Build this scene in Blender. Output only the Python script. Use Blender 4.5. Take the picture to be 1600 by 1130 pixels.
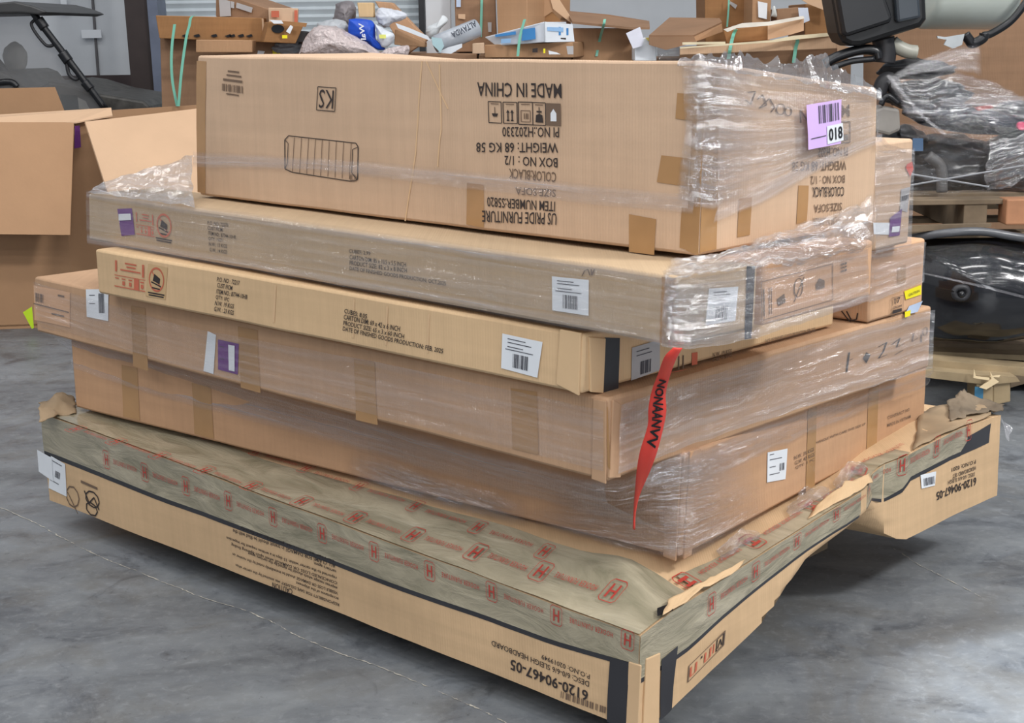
import bpy, bmesh, math, random
from mathutils import Vector, Matrix, noise
for _o in list(bpy.data.objects): bpy.data.objects.remove(_o)
SC = bpy.context.scene; COL = SC.collection
random.seed(7)
# ---------------------------------------------------------------- camera
F, PITCH, ROLL, CZ = 2293.288, 0.2217375, -0.0138635, 1.4525
EYE = Vector((0, 0, CZ))
FW = Vector((0, math.cos(PITCH), -math.sin(PITCH)))
_u0 = Vector((0, math.sin(PITCH), math.cos(PITCH))); _r0 = Vector((1, 0, 0))
RT = math.cos(ROLL)*_r0 + math.sin(ROLL)*_u0
UP = -math.sin(ROLL)*_r0 + math.cos(ROLL)*_u0
cd = bpy.data.cameras.new('camera'); cam = bpy.data.objects.new('camera', cd); COL.objects.link(cam)
m3 = Matrix((RT, UP, -FW)).transposed(); cam.matrix_world = Matrix.Translation(EYE) @ m3.to_4x4()
cd.sensor_fit = 'HORIZONTAL'; cd.sensor_width = 36; cd.lens = F/1600*36; cd.clip_end = 100
SC.camera = cam
# ---------------------------------------------------------------- light
W = bpy.data.worlds.new('world'); SC.world = W; W.use_nodes = True
W.node_tree.nodes['Background'].inputs[0].default_value = (0.78, 0.86, 1.0, 1)
W.node_tree.nodes['Background'].inputs[1].default_value = 0.3
def lamp(x, y, z, sx, sy, power, target=None, col=(1, 0.985, 0.97)):
    d = bpy.data.lights.new('high_bay_lamp', 'AREA'); d.shape = 'RECTANGLE'; d.size = sx; d.size_y = sy
    d.energy = power; d.color = col
    o = bpy.data.objects.new('high_bay_lamp', d); COL.objects.link(o); o.location = (x, y, z)
    t = Vector(target) if target else Vector((x, y, 0))
    o.rotation_euler = (t - o.location).to_track_quat('-Z', 'Y').to_euler()
    return o
for x in (-5.0, -2.5, 0.0, 2.5, 5.0):
    for y in (-5.0, -2.6, -0.2, 2.2, 4.6, 7.4):
        lamp(x, y, 6.3, 1.5, 0.3, (46 if x < 2 else 30) if y < 5 else 34)
lamp(5.2, 1.6, 5.4, 0.9, 0.7, 330, (0.2, 3.2, 0.4))                                # bright bay lamp to the side
lamp(2.2, -4.4, 2.5, 3.6, 2.8, 190, (0.0, 4.5, 0.4), (0.95, 0.97, 1.0))           # daylight through the dock door behind
_s = bpy.data.lights.new('added_floor_spot', 'SPOT'); _s.energy = 2800; _s.spot_size = math.radians(7.5); _s.spot_blend = 0.3; _s.shadow_soft_size = 0.06  # added narrow spot, no such lamp in view: makes the bright floor patch
_so = bpy.data.objects.new('added_floor_spot', _s); COL.objects.link(_so); _so.location = (2.6, 2.2, 6.4)
_so.rotation_euler = (Vector((1.24, 2.95, 0)) - _so.location).to_track_quat('-Z', 'Y').to_euler(); _s.color = (0.9, 0.95, 1)
VS = SC.view_settings; VS.view_transform = 'Standard'; VS.look = 'None'; VS.gamma = 1; VS.exposure = -0.14
VS.use_curve_mapping = False
SC.cycles.transparent_max_bounces = 24; SC.cycles.max_bounces = 8
# ---------------------------------------------------------------- pixel helpers (photo frame 1600 x 1130)
def ray(u, v): return FW + RT*((u-800)/F) - UP*((v-565)/F)
def at_z(u, v, z):
    d = ray(u, v); return EYE + d*((z-CZ)/d.z)
def at_y(u, v, y):
    d = ray(u, v); return EYE + d*(y/d.y)
def proj(P):
    v = P-EYE; k = v.dot(FW); return (800+F*v.dot(RT)/k, 565-F*v.dot(UP)/k)
def srgb(r, g, b):
    f = lambda c: (c/255/12.92 if c/255 <= 0.04045 else ((c/255+0.055)/1.055)**2.4)
    return (f(r), f(g), f(b), 1)
# ---------------------------------------------------------------- materials
MATS = {}
def base_mat(name):
    m = bpy.data.materials.new(name); m.use_nodes = True; nt = m.node_tree
    return m, nt, nt.nodes['Principled BSDF']
def N(nt, t, **kw):
    n = nt.nodes.new(t)
    for k, v in kw.items(): setattr(n, k, v)
    return n
def plain(name, rgb, rough=0.6, metal=0.0, var=0.12, scale=9.0, bump=0.0, coat=0.0):
    if name in MATS: return MATS[name]
    m, nt, b = base_mat(name); L = nt.links
    tc = N(nt, 'ShaderNodeTexCoord'); nz = N(nt, 'ShaderNodeTexNoise'); nz.inputs['Scale'].default_value = scale; nz.inputs['Detail'].default_value = 5
    L.new(tc.outputs['Object'], nz.inputs['Vector'])
    rp = N(nt, 'ShaderNodeMapRange'); rp.inputs[1].default_value = 0.3; rp.inputs[2].default_value = 0.7
    rp.inputs[3].default_value = 1-var; rp.inputs[4].default_value = 1+var
    L.new(nz.outputs['Fac'], rp.inputs[0])
    mx = N(nt, 'ShaderNodeVectorMath', operation='SCALE'); mx.inputs[0].default_value = srgb(*rgb)[:3]
    L.new(rp.outputs[0], mx.inputs['Scale']); L.new(mx.outputs[0], b.inputs['Base Color'])
    b.inputs['Roughness'].default_value = rough; b.inputs['Metallic'].default_value = metal
    b.inputs['Coat Weight'].default_value = coat
    if bump:
        bp = N(nt, 'ShaderNodeBump'); bp.inputs['Strength'].default_value = bump; bp.inputs['Distance'].default_value = 0.01
        L.new(nz.outputs['Fac'], bp.inputs['Height']); L.new(bp.outputs[0], b.inputs['Normal'])
    MATS[name] = m; return m
def cardboard(name, rgb, scuff=0.1, rough=0.72):
    if name in MATS: return MATS[name]
    m, nt, b = base_mat(name); L = nt.links
    tc = N(nt, 'ShaderNodeTexCoord'); uv = N(nt, 'ShaderNodeUVMap')
    big = N(nt, 'ShaderNodeTexNoise'); big.inputs['Scale'].default_value = 3.2; big.inputs['Detail'].default_value = 6; big.inputs['Roughness'].default_value = 0.6
    L.new(tc.outputs['Object'], big.inputs['Vector'])
    mp = N(nt, 'ShaderNodeMapping'); mp.inputs['Scale'].default_value = (60, 2.2, 1); L.new(uv.outputs[0], mp.inputs[0])
    st = N(nt, 'ShaderNodeTexNoise'); st.inputs['Scale'].default_value = 1.0; st.inputs['Detail'].default_value = 3; L.new(mp.outputs[0], st.inputs['Vector'])
    mp2 = N(nt, 'ShaderNodeMapping'); mp2.inputs['Scale'].default_value = (1.3, 34, 1); mp2.inputs['Rotation'].default_value = (0, 0, 0.03); L.new(uv.outputs[0], mp2.inputs[0])
    st2 = N(nt, 'ShaderNodeTexNoise'); st2.inputs['Scale'].default_value = 1.0; st2.inputs['Detail'].default_value = 4; L.new(mp2.outputs[0], st2.inputs['Vector'])
    def rng(src, lo, hi, a=0.3, c=0.7):
        r = N(nt, 'ShaderNodeMapRange'); r.inputs[1].default_value = a; r.inputs[2].default_value = c
        r.inputs[3].default_value = lo; r.inputs[4].default_value = hi; L.new(src, r.inputs[0]); return r.outputs[0]
    a1 = rng(big.outputs['Fac'], 1-scuff, 1+scuff); a2 = rng(st.outputs['Fac'], 0.965, 1.035); a3 = rng(st2.outputs['Fac'], 1-scuff*0.6, 1+scuff*0.5)
    m1 = N(nt, 'ShaderNodeMath', operation='MULTIPLY'); L.new(a1, m1.inputs[0]); L.new(a2, m1.inputs[1])
    m2 = N(nt, 'ShaderNodeMath', operation='MULTIPLY'); L.new(m1.outputs[0], m2.inputs[0]); L.new(a3, m2.inputs[1])
    sc = N(nt, 'ShaderNodeVectorMath', operation='SCALE'); sc.inputs[0].default_value = srgb(*rgb)[:3]
    L.new(m2.outputs[0], sc.inputs['Scale']); L.new(sc.outputs[0], b.inputs['Base Color'])
    b.inputs['Roughness'].default_value = rough; b.inputs['Specular IOR Level'].default_value = 0.3
    wv = N(nt, 'ShaderNodeTexWave'); wv.inputs['Scale'].default_value = 40; wv.inputs['Distortion'].default_value = 0.4
    L.new(uv.outputs[0], wv.inputs['Vector'])
    ad = N(nt, 'ShaderNodeMath', operation='MULTIPLY_ADD'); ad.inputs[1].default_value = 0.05; L.new(wv.outputs['Fac'], ad.inputs[0]); L.new(big.outputs['Fac'], ad.inputs[2])
    bp = N(nt, 'ShaderNodeBump'); bp.inputs['Strength'].default_value = 0.35; bp.inputs['Distance'].default_value = 0.012
    L.new(ad.outputs[0], bp.inputs['Height']); L.new(bp.outputs[0], b.inputs['Normal'])
    MATS[name] = m; return m
def film(name, haze, gloss, streak=1.0, crumple=0.5, tint=(0.70, 0.69, 0.71), facet=1.25, cell=(10, 140)):
    if name in MATS: return MATS[name]
    m, nt, b = base_mat(name); L = nt.links; nt.nodes.remove(b); out = nt.nodes['Material Output']
    uv = N(nt, 'ShaderNodeUVMap')
    mp = N(nt, 'ShaderNodeMapping'); mp.inputs['Scale'].default_value = (1.0, 48, 1); mp.inputs['Rotation'].default_value = (0, 0, 0.03); L.new(uv.outputs[0], mp.inputs[0])
    s1 = N(nt, 'ShaderNodeTexNoise'); s1.inputs['Scale'].default_value = 1.0; s1.inputs['Detail'].default_value = 6; s1.inputs['Roughness'].default_value = 0.66; s1.inputs['Distortion'].default_value = 0.2
    L.new(mp.outputs[0], s1.inputs['Vector'])
    s2 = N(nt, 'ShaderNodeTexNoise'); s2.inputs['Scale'].default_value = 26; s2.inputs['Detail'].default_value = 5; L.new(uv.outputs[0], s2.inputs['Vector'])
    r1 = N(nt, 'ShaderNodeMapRange'); r1.inputs[1].default_value = 0.42; r1.inputs[2].default_value = 0.72; r1.inputs[3].default_value = haze*0.4; r1.inputs[4].default_value = min(0.95, haze*(0.4+1.5*streak))
    L.new(s1.outputs['Fac'], r1.inputs[0])
    hsum = N(nt, 'ShaderNodeMath', operation='MULTIPLY_ADD'); hsum.inputs[1].default_value = crumple; L.new(s2.outputs['Fac'], hsum.inputs[0]); L.new(s1.outputs['Fac'], hsum.inputs[2])
    bp = N(nt, 'ShaderNodeBump'); bp.inputs['Strength'].default_value = 1.0; bp.inputs['Distance'].default_value = 0.014; L.new(hsum.outputs[0], bp.inputs['Height'])
    tr = N(nt, 'ShaderNodeBsdfTransparent'); tr.inputs[0].default_value = (0.97, 0.97, 0.975, 1)
    df = N(nt, 'ShaderNodeBsdfDiffuse'); df.inputs[0].default_value = (*tint, 1); L.new(bp.outputs[0], df.inputs['Normal'])
    gl = N(nt, 'ShaderNodeBsdfGlossy'); gl.inputs['Roughness'].default_value = 0.06
    # tight creases: each little facet of the film leans its own way and flashes on its own
    mp3 = N(nt, 'ShaderNodeMapping'); mp3.inputs['Scale'].default_value = (cell[0], cell[1], 1); mp3.inputs['Rotation'].default_value = (0, 0, 0.12); L.new(uv.outputs[0], mp3.inputs[0])
    dn = N(nt, 'ShaderNodeTexNoise'); dn.inputs['Scale'].default_value = 9; dn.inputs['Detail'].default_value = 3; L.new(uv.outputs[0], dn.inputs['Vector'])
    dm = N(nt, 'ShaderNodeVectorMath', operation='MULTIPLY_ADD'); dm.inputs[1].default_value = (2.5, 5, 0); L.new(dn.outputs['Color'], dm.inputs[0]); L.new(mp3.outputs[0], dm.inputs[2])
    vo = N(nt, 'ShaderNodeTexVoronoi'); vo.inputs['Scale'].default_value = 1.0; L.new(dm.outputs[0], vo.inputs['Vector'])
    ce = N(nt, 'ShaderNodeVectorMath', operation='SUBTRACT'); ce.inputs[1].default_value = (.5, .5, .5); L.new(vo.outputs['Color'], ce.inputs[0])
    cs = N(nt, 'ShaderNodeVectorMath', operation='SCALE'); cs.inputs['Scale'].default_value = facet; L.new(ce.outputs[0], cs.inputs[0])
    ca = N(nt, 'ShaderNodeVectorMath', operation='ADD'); L.new(cs.outputs[0], ca.inputs[0]); L.new(bp.outputs[0], ca.inputs[1])
    cn = N(nt, 'ShaderNodeVectorMath', operation='NORMALIZE'); L.new(ca.outputs[0], cn.inputs[0]); L.new(cn.outputs[0], gl.inputs['Normal'])
    ed = N(nt, 'ShaderNodeAttribute'); ed.attribute_name = 'edge_fade'
    inv = N(nt, 'ShaderNodeMath', operation='SUBTRACT'); inv.inputs[0].default_value = 1.0; L.new(ed.outputs['Fac'], inv.inputs[1])
    hz = N(nt, 'ShaderNodeMath', operation='MULTIPLY'); L.new(r1.outputs[0], hz.inputs[0]); L.new(inv.outputs[0], hz.inputs[1])
    gz_ = N(nt, 'ShaderNodeMath', operation='MULTIPLY'); gz_.inputs[0].default_value = gloss; L.new(inv.outputs[0], gz_.inputs[1])
    x1 = N(nt, 'ShaderNodeMixShader'); L.new(hz.outputs[0], x1.inputs[0]); L.new(tr.outputs[0], x1.inputs[1]); L.new(df.outputs[0], x1.inputs[2])
    x2 = N(nt, 'ShaderNodeMixShader'); L.new(gz_.outputs[0], x2.inputs[0]); L.new(x1.outputs[0], x2.inputs[1]); L.new(gl.outputs[0], x2.inputs[2])
    L.new(x2.outputs[0], out.inputs['Surface']); MATS[name] = m; return m
INK = plain('ink_black', (52, 44, 42), 0.8); INK2 = plain('ink_faded', (112, 92, 76), 0.85); INKR = plain('ink_red', (196, 104, 78), 0.8)
TRED = plain('tape_print_red', (176, 62, 52), 0.4); WHITE = plain('label_white', (226, 230, 234), 0.5, var=0.04); BARS = plain('barcode_ink', (70, 70, 78), 0.6)
PURPLE = plain('label_purple', (106, 52, 128), 0.45, var=0.06); LILAC = plain('label_lilac', (214, 182, 236), 0.5, var=0.04)
YEL = plain('sticker_yellow', (240, 226, 30), 0.5, var=0.05); LIME = plain('sticker_lime', (190, 222, 40), 0.5)
BLACKTAPE = plain('black_strap_tape', (50, 50, 54), 0.35, var=0.15); PAPERGREY = plain('label_grey', (178, 176, 176), 0.5, var=0.05)
PTAPE = plain('packing_tape', (172, 132, 88), 0.25, var=0.1, coat=0.3); GTAPE = plain('printed_tape_film', (158, 150, 126), 0.22, var=0.16, scale=11, bump=1.0, coat=0.6)
BLK = plain('black_plastic', (26, 27, 30), 0.3, var=0.2); BLK2 = plain('dark_plastic', (44, 44, 47), 0.5, var=0.25)
def tape_film():
    m, nt, b = base_mat('printed_tape_wrinkled'); L = nt.links; uv = N(nt, 'ShaderNodeUVMap')
    mp = N(nt, 'ShaderNodeMapping'); mp.inputs['Scale'].default_value = (5, 17, 1); mp.inputs['Rotation'].default_value = (0, 0, 0.12); L.new(uv.outputs[0], mp.inputs[0])
    a = N(nt, 'ShaderNodeTexNoise'); a.inputs['Scale'].default_value = 1; a.inputs['Detail'].default_value = 7; a.inputs['Roughness'].default_value = .6; a.inputs['Distortion'].default_value = .8; L.new(mp.outputs[0], a.inputs['Vector'])
    r = N(nt, 'ShaderNodeValToRGB'); r.color_ramp.elements[0].position = .3; r.color_ramp.elements[0].color = srgb(132, 126, 104); r.color_ramp.elements[1].position = .7; r.color_ramp.elements[1].color = srgb(180, 170, 146); L.new(a.outputs['Fac'], r.inputs[0]); L.new(r.outputs[0], b.inputs['Base Color'])
    bp = N(nt, 'ShaderNodeBump'); bp.inputs['Strength'].default_value = .6; bp.inputs['Distance'].default_value = .015; L.new(a.outputs['Fac'], bp.inputs['Height']); L.new(bp.outputs[0], b.inputs['Normal'])
    b.inputs['Roughness'].default_value = .22; b.inputs['Coat Weight'].default_value = .6; return m
GTAPE = tape_film()
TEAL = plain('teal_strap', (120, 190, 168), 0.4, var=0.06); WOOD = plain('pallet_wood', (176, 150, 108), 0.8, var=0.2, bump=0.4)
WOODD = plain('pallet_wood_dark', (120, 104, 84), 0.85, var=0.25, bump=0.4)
# ---------------------------------------------------------------- objects
def tag(o, label=None, cat=None, group=None, kind=None):
    for k, v in (('label', label), ('category', cat), ('group', group), ('kind', kind)):
        if v: o[k] = v
    return o
def wloc(o):
    p = Vector((0, 0, 0))
    while o: p += o.location; o = o.parent
    return p
def mesh(name, verts, faces, mats, parent=None, smooth=False, uvs=None, midx=None, bevel=0, solid=0, sub=0):
    """verts in world space; top-level objects get their origin at the base centre"""
    verts = [Vector(v) for v in verts]
    if parent is None:
        lo = [min(v[i] for v in verts) for i in range(3)]; hi = [max(v[i] for v in verts) for i in range(3)]
        org = Vector(((lo[0]+hi[0])/2, (lo[1]+hi[1])/2, lo[2])); loc = org
    else: org = wloc(parent); loc = Vector((0, 0, 0))
    me = bpy.data.meshes.new(name); me.from_pydata([v-org for v in verts], [], faces)
    if not isinstance(mats, (list, tuple)): mats = [mats]
    for mt in mats: me.materials.append(mt)
    if midx: me.polygons.foreach_set('material_index', midx)
    if smooth: me.polygons.foreach_set('use_smooth', [True]*len(me.polygons))
    if uvs:
        ul = me.uv_layers.new(name='UVMap')
        for lp in me.loops: ul.data[lp.index].uv = uvs[lp.vertex_index]
    me.update(); o = bpy.data.objects.new(name, me); COL.objects.link(o); o.location = loc
    if parent: o.parent = parent
    if solid:
        md = o.modifiers.new('solid', 'SOLIDIFY'); md.thickness = solid; md.offset = 0
    if bevel:
        md = o.modifiers.new('bevel', 'BEVEL'); md.width = bevel; md.segments = 2; md.limit_method = 'ANGLE'; md.angle_limit = math.radians(45)
    if sub:
        md = o.modifiers.new('sub', 'SUBSURF'); md.levels = sub; md.render_levels = sub
    return o
def empty(name, loc, label, cat, group=None):
    o = bpy.data.objects.new(name, None); COL.objects.link(o); o.location = loc; o.empty_display_size = 0.1
    return tag(o, label, cat, group)
class MB:
    def __init__(s): s.v = []; s.f = []; s.m = []
    def add(s, v, f, m=0):
        k = len(s.v); s.v += [Vector(p) for p in v]; s.f += [tuple(i+k for i in q) for q in f]; s.m += [m]*len(f)
    def hexa(s, c, m=0):   # c: 4 bottom (ccw from above) + 4 top
        s.add(c, [(3, 2, 1, 0), (4, 5, 6, 7), (0, 1, 5, 4), (1, 2, 6, 5), (2, 3, 7, 6), (3, 0, 4, 7)], m)
    def box(s, c, size, rz=0, m=0):
        x, y, z = [q/2 for q in size]; R = Matrix.Rotation(rz, 3, 'Z'); c = Vector(c)
        s.hexa([c+R@Vector(p) for p in ((-x, -y, -z), (x, -y, -z), (x, y, -z), (-x, y, -z), (-x, -y, z), (x, -y, z), (x, y, z), (-x, y, z))], m)
    def prism(s, pts, off, m=0):
        off = Vector(off); n = len(pts); pts = [Vector(p) for p in pts]
        s.add(pts+[p+off for p in pts], [tuple(range(n)), tuple(range(2*n-1, n-1, -1))]+[(i, i+n, (i+1) % n+n, (i+1) % n) for i in range(n)], m)
    def tube(s, pts, r, seg=8, m=0, taper=None):
        pts = [Vector(p) for p in pts]; n = len(pts); vs = []; fs = []
        for i, p in enumerate(pts):
            d = (pts[min(i+1, n-1)]-pts[max(i-1, 0)]).normalized(); a = d.orthogonal().normalized() if i == 0 else (a-d*a.dot(d)).normalized()
            b = d.cross(a); rr = r if taper is None else r*taper[i]
            vs += [p+(a*math.cos(t)+b*math.sin(t))*rr for t in [2*math.pi*k/seg for k in range(seg)]]
        for i in range(n-1):
            fs += [(i*seg+k, i*seg+(k+1) % seg, (i+1)*seg+(k+1) % seg, (i+1)*seg+k) for k in range(seg)]
        fs += [tuple(range(seg-1, -1, -1)), tuple(range((n-1)*seg, n*seg))]; s.add(vs, fs, m)
    def build(s, name, mats, parent=None, **kw): return mesh(name, s.v, s.f, mats, parent, midx=s.m, **kw)
def arc(pts, n=8):   # Catmull-Rom through points
    P = [Vector(p) for p in pts]; P = [P[0]*2-P[1]]+P+[P[-1]*2-P[-2]]; out = []
    for i in range(1, len(P)-2):
        for k in range(n):
            t = k/n; a, b, c, d = P[i-1:i+3]
            out.append(0.5*((2*b)+(c-a)*t+(2*a-5*b+4*c-d)*t*t+(3*b-a-3*c+d)*t**3))
    return out+[P[-2]]
def blob(name, c, size, mat, parent=None, amp=0.18, seed=0, freq=2.2, sub=4, shape=None):
    bm = bmesh.new(); bmesh.ops.create_icosphere(bm, subdivisions=sub, radius=1); vs = []
    for v in bm.verts:
        d = v.co.normalized(); k = 1+amp*noise.noise(d*freq+Vector((seed*3.1, seed, 0)))+amp*0.35*noise.noise(d*freq*4+Vector((seed, 0, 9)))
        p = Vector((d.x*k*size[0]/2, d.y*k*size[1]/2, d.z*k*size[2]/2))
        if shape: p = shape(p)
        vs.append(Vector(c)+p)
    fs = [tuple(v.index for v in f.verts) for f in bm.faces]; bm.free()
    return mesh(name, vs, fs, mat, parent, smooth=True, uvs=[(p.x, p.z) for p in vs])
# ---------------------------------------------------------------- text
TXT = {}
def text_geo(s, align='LEFT', bold=0.0, spacing=1.0):
    key = (s, align, bold, spacing)
    if key in TXT: return TXT[key]
    cu = bpy.data.curves.new('t', 'FONT'); cu.body = s; cu.align_x = align; cu.offset = bold; cu.space_character = spacing; cu.resolution_u = 2; cu.space_line = 1.05
    o = bpy.data.objects.new('t', cu); COL.objects.link(o); dg = bpy.context.evaluated_depsgraph_get(); me = bpy.data.meshes.new_from_object(o.evaluated_get(dg))
    v = [(p.co.x, p.co.y) for p in me.vertices]; f = [tuple(p.vertices) for p in me.polygons]
    bpy.data.objects.remove(o); bpy.data.meshes.remove(me); bpy.data.curves.remove(cu)
    x0 = min(p[0] for p in v); x1 = max(p[0] for p in v); y0 = min(p[1] for p in v); y1 = max(p[1] for p in v)
    TXT[key] = ([((x-x0)/(x1-x0), (y1-y)/(y1-y0)) for x, y in v], f); return TXT[key]
# ---------------------------------------------------------------- cartons
class Carton:
    def __init__(s, name, label, stations, mat, cat='carton', group=None, amp=0.004, edge=None, div=(26, 22, 6), bevel=0.007, warp=1.0):
        s.st = [(t, [Vector(p) for p in c]) for t, c in stations]; s.amp = amp; s.edge = edge; s.seed = Vector((random.random()*50, 0, random.random()*50))
        ns, nt, nh = div; V = {}; vs = []; fs = []; uv = []
        def vid(i, j, k, f):
            key = (i, j, k)
            if key not in V:
                V[key] = len(vs); vs.append(s.P((i/ns)**warp, (j/nt)**warp, k/nh))
            return V[key]
        def quad(a, b, c, d): fs.append((a, b, c, d))
        for i in range(ns):
            for k in range(nh):
                quad(*[vid(*q, 0) for q in ((i+1, 0, k), (i, 0, k), (i, 0, k+1), (i+1, 0, k+1))])
                quad(*[vid(*q, 0) for q in ((i, nt, k), (i+1, nt, k), (i+1, nt, k+1), (i, nt, k+1))])
        for j in range(nt):
            for k in range(nh):
                quad(*[vid(*q, 0) for q in ((0, j, k), (0, j+1, k), (0, j+1, k+1), (0, j, k+1))])
                quad(*[vid(*q, 0) for q in ((ns, j+1, k), (ns, j, k), (ns, j, k+1), (ns, j+1, k+1))])
        for i in range(ns):
            for j in range(nt):
                quad(*[vid(*q, 0) for q in ((i+1, j, nh), (i, j, nh), (i, j+1, nh), (i+1, j+1, nh))])
                quad(*[vid(*q, 0) for q in ((i, j, 0), (i+1, j, 0), (i+1, j+1, 0), (i, j+1, 0))])
        u = (s.P(1, 0, 0)-s.P(0, 0, 0)).normalized(); w = (s.P(0, 1, 0)-s.P(0, 0, 0)).normalized(); n0 = s.P(0, 0, 0)
        uvs = [(-(p-n0).dot(u)+(p-n0).dot(w), p.z) for p in vs]
        base = (s.P(.5, .5, 0)); s.root = empty(name, base, label, cat, group) if False else None
        s.o = mesh(name, vs, fs, mat, None, smooth=True, uvs=uvs, bevel=bevel); tag(s.o, label, cat, group)
        s.o.data.set_sharp_from_angle(angle=math.radians(40))
    def raw(s, S, t, h):
        st = s.st; i = 0
        while i < len(st)-2 and t > st[i+1][0]: i += 1
        t0, c0 = st[i]; t1, c1 = st[i+1]; k = (t-t0)/(t1-t0)
        nb, ntp, lb, lt = [c0[q]*(1-k)+c1[q]*k for q in range(4)]
        p = (nb*(1-S)+lb*S)*(1-h)+(ntp*(1-S)+lt*S)*h
        if s.edge: p = p+s.edge(S, t, h)
        return p
    def P(s, S, t, h):
        p = s.raw(S, t, h); d = noise.noise_vector(p*3.3+s.seed)*s.amp+noise.noise_vector(p*11+s.seed)*s.amp*0.3; d.z *= 0.3; return p+d
    def _at(s, f, a, b, fn): return fn(1-a, 0, b) if f == 'L' else fn(0, a, b) if f == 'R' else fn(1-a, b, 1)
    def pos(s, f, a, b, off=0.0):
        p = s._at(f, a, b, s.P); e = 1e-3; da = s._at(f, a+e, b, s.raw)-s._at(f, a-e, b, s.raw); db = s._at(f, a, b+e, s.raw)-s._at(f, a, b-e, s.raw)
        return p+da.cross(db).normalized()*off
    def ab(s, f, u, v):
        a = b = 0.5
        for _ in range(30):
            x, y = proj(s._at(f, a, b, s.raw)); e = 1e-4
            xa, ya = proj(s._at(f, a+e, b, s.raw)); xb, yb = proj(s._at(f, a, b+e, s.raw))
            j = ((xa-x)/e, (xb-x)/e, (ya-y)/e, (yb-y)/e); D = j[0]*j[3]-j[1]*j[2]
            if abs(D) < 1e-9: break
            ex, ey = u-x, v-y; da = (ex*j[3]-ey*j[1])/D; db = (ey*j[0]-ex*j[2])/D
            k = min(1, 0.5/max(abs(da), abs(db), 1e-9)); a += da*k; b += db*k
            a = min(max(a, -0.3), 1.3); b = min(max(b, -0.6), 1.6)
            if abs(ex)+abs(ey) < 0.05: break
        return a, b
    def decal(s, name, f, top, bot, mat, off=0.0012, n=12, m=3, parent=None, label=None):
        """a strip between two pixel polylines laid on face f"""
        def lerp(pl, x):
            x *= len(pl)-1; i = min(int(x), len(pl)-2); k = x-i
            return tuple(pl[i][q]*(1-k)+pl[i+1][q]*k for q in (0, 1))
        A = [s.ab(f, *p) for p in top]; B = [s.ab(f, *p) for p in bot]; vs = []; uv = []
        for j in range(m+1):
            for i in range(n+1):
                p, q = lerp(A, i/n), lerp(B, i/n); c = tuple(p[z]*(1-j/m)+q[z]*j/m for z in (0, 1))
                vs.append(s.pos(f, *c, off)); uv.append((c[0]*2, c[1]*0.3))
        fs = [(j*(n+1)+i, (j+1)*(n+1)+i, (j+1)*(n+1)+i+1, j*(n+1)+i+1) for j in range(m) for i in range(n)]
        o = mesh(name, vs, fs, mat, parent or s.o, uvs=uv, smooth=True)
        if label: o['label'] = label
        return o
class Prints:
    """writing and marks on one carton, one mesh"""
    def __init__(s, c): s.c = c; s.b = MB(); s.off = 0.0018
    def frame(s, f, p0, p1, p2):   # three pixels: reading top-left, top-right, bottom-left
        a0 = s.c.ab(f, *p0); a1 = s.c.ab(f, *p1); a2 = s.c.ab(f, *p2); s.f = f
        s.map = lambda x, y: (a0[0]+x*(a1[0]-a0[0])+y*(a2[0]-a0[0]), a0[1]+x*(a1[1]-a0[1])+y*(a2[1]-a0[1])); return s
    def frame_ab(s, f, a0, a1, a2):
        s.f = f; s.map = lambda x, y: (a0[0]+x*(a1[0]-a0[0])+y*(a2[0]-a0[0]), a0[1]+x*(a1[1]-a0[1])+y*(a2[1]-a0[1])); return s
    def pt(s, x, y): return s.c.pos(s.f, *s.map(x, y), s.off)
    def text(s, t, m=0, x0=0, y0=0, x1=1, y1=1, align='LEFT', bold=0.0, spacing=1.0):
        v, f = text_geo(t, align, bold, spacing); s.b.add([s.pt(x0+x*(x1-x0), y0+y*(y1-y0)) for x, y in v], [q[::-1] if False else q for q in f], m); return s
    def quad(s, x0, y0, x1, y1, m=0): s.b.add([s.pt(x0, y0), s.pt(x0, y1), s.pt(x1, y1), s.pt(x1, y0)], [(0, 1, 2, 3)], m); return s
    def poly(s, pts, m=0): s.b.add([s.pt(*p) for p in pts], [tuple(range(len(pts)))], m); return s
    def line(s, pts, w, m=0, asp=1.0):
        for (xa, ya), (xb, yb) in zip(pts[:-1], pts[1:]):
            dx, dy = (xb-xa), (yb-ya)*asp; l = math.hypot(dx, dy) or 1; nx, ny = -dy/l*w/2, dx/l*w/2/asp
            s.b.add([s.pt(xa+nx, ya+ny), s.pt(xb+nx, yb+ny), s.pt(xb-nx, yb-ny), s.pt(xa-nx, ya-ny)], [(0, 1, 2, 3)], m)
        return s
    def box(s, x0, y0, x1, y1, w, m=0, asp=1.0): return s.line([(x0, y0), (x1, y0), (x1, y1), (x0, y1), (x0, y0)], w, m, asp)
    def ring(s, cx, cy, rx, ry, w, m=0, n=20, a0=0, a1=2*math.pi): return s.line([(cx+rx*math.cos(a0+(a1-a0)*k/n), cy+ry*math.sin(a0+(a1-a0)*k/n)) for k in range(n+1)], w, m)
    def disc(s, cx, cy, rx, ry, m=0, n=14): return s.poly([(cx+rx*math.cos(2*math.pi*k/n), cy-ry*math.sin(2*math.pi*k/n)) for k in range(n)], m)
    def bars(s, x0, y0, x1, y1, n=14, m=0, seed=1):
        r = random.Random(seed); x = x0
        ws = [r.choice((1, 1, 2, 3)) for _ in range(2*n)]; k = (x1-x0)/sum(ws)
        for i, w in enumerate(ws):
            if i % 2 == 0: s.quad(x, y0, x+w*k, y1, m)
            x += w*k
        return s
    def done(s, name='lettering', mats=None, parent=None): return s.b.build(name, mats or [INK, INK2, INKR, WHITE], parent or s.c.o)
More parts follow.
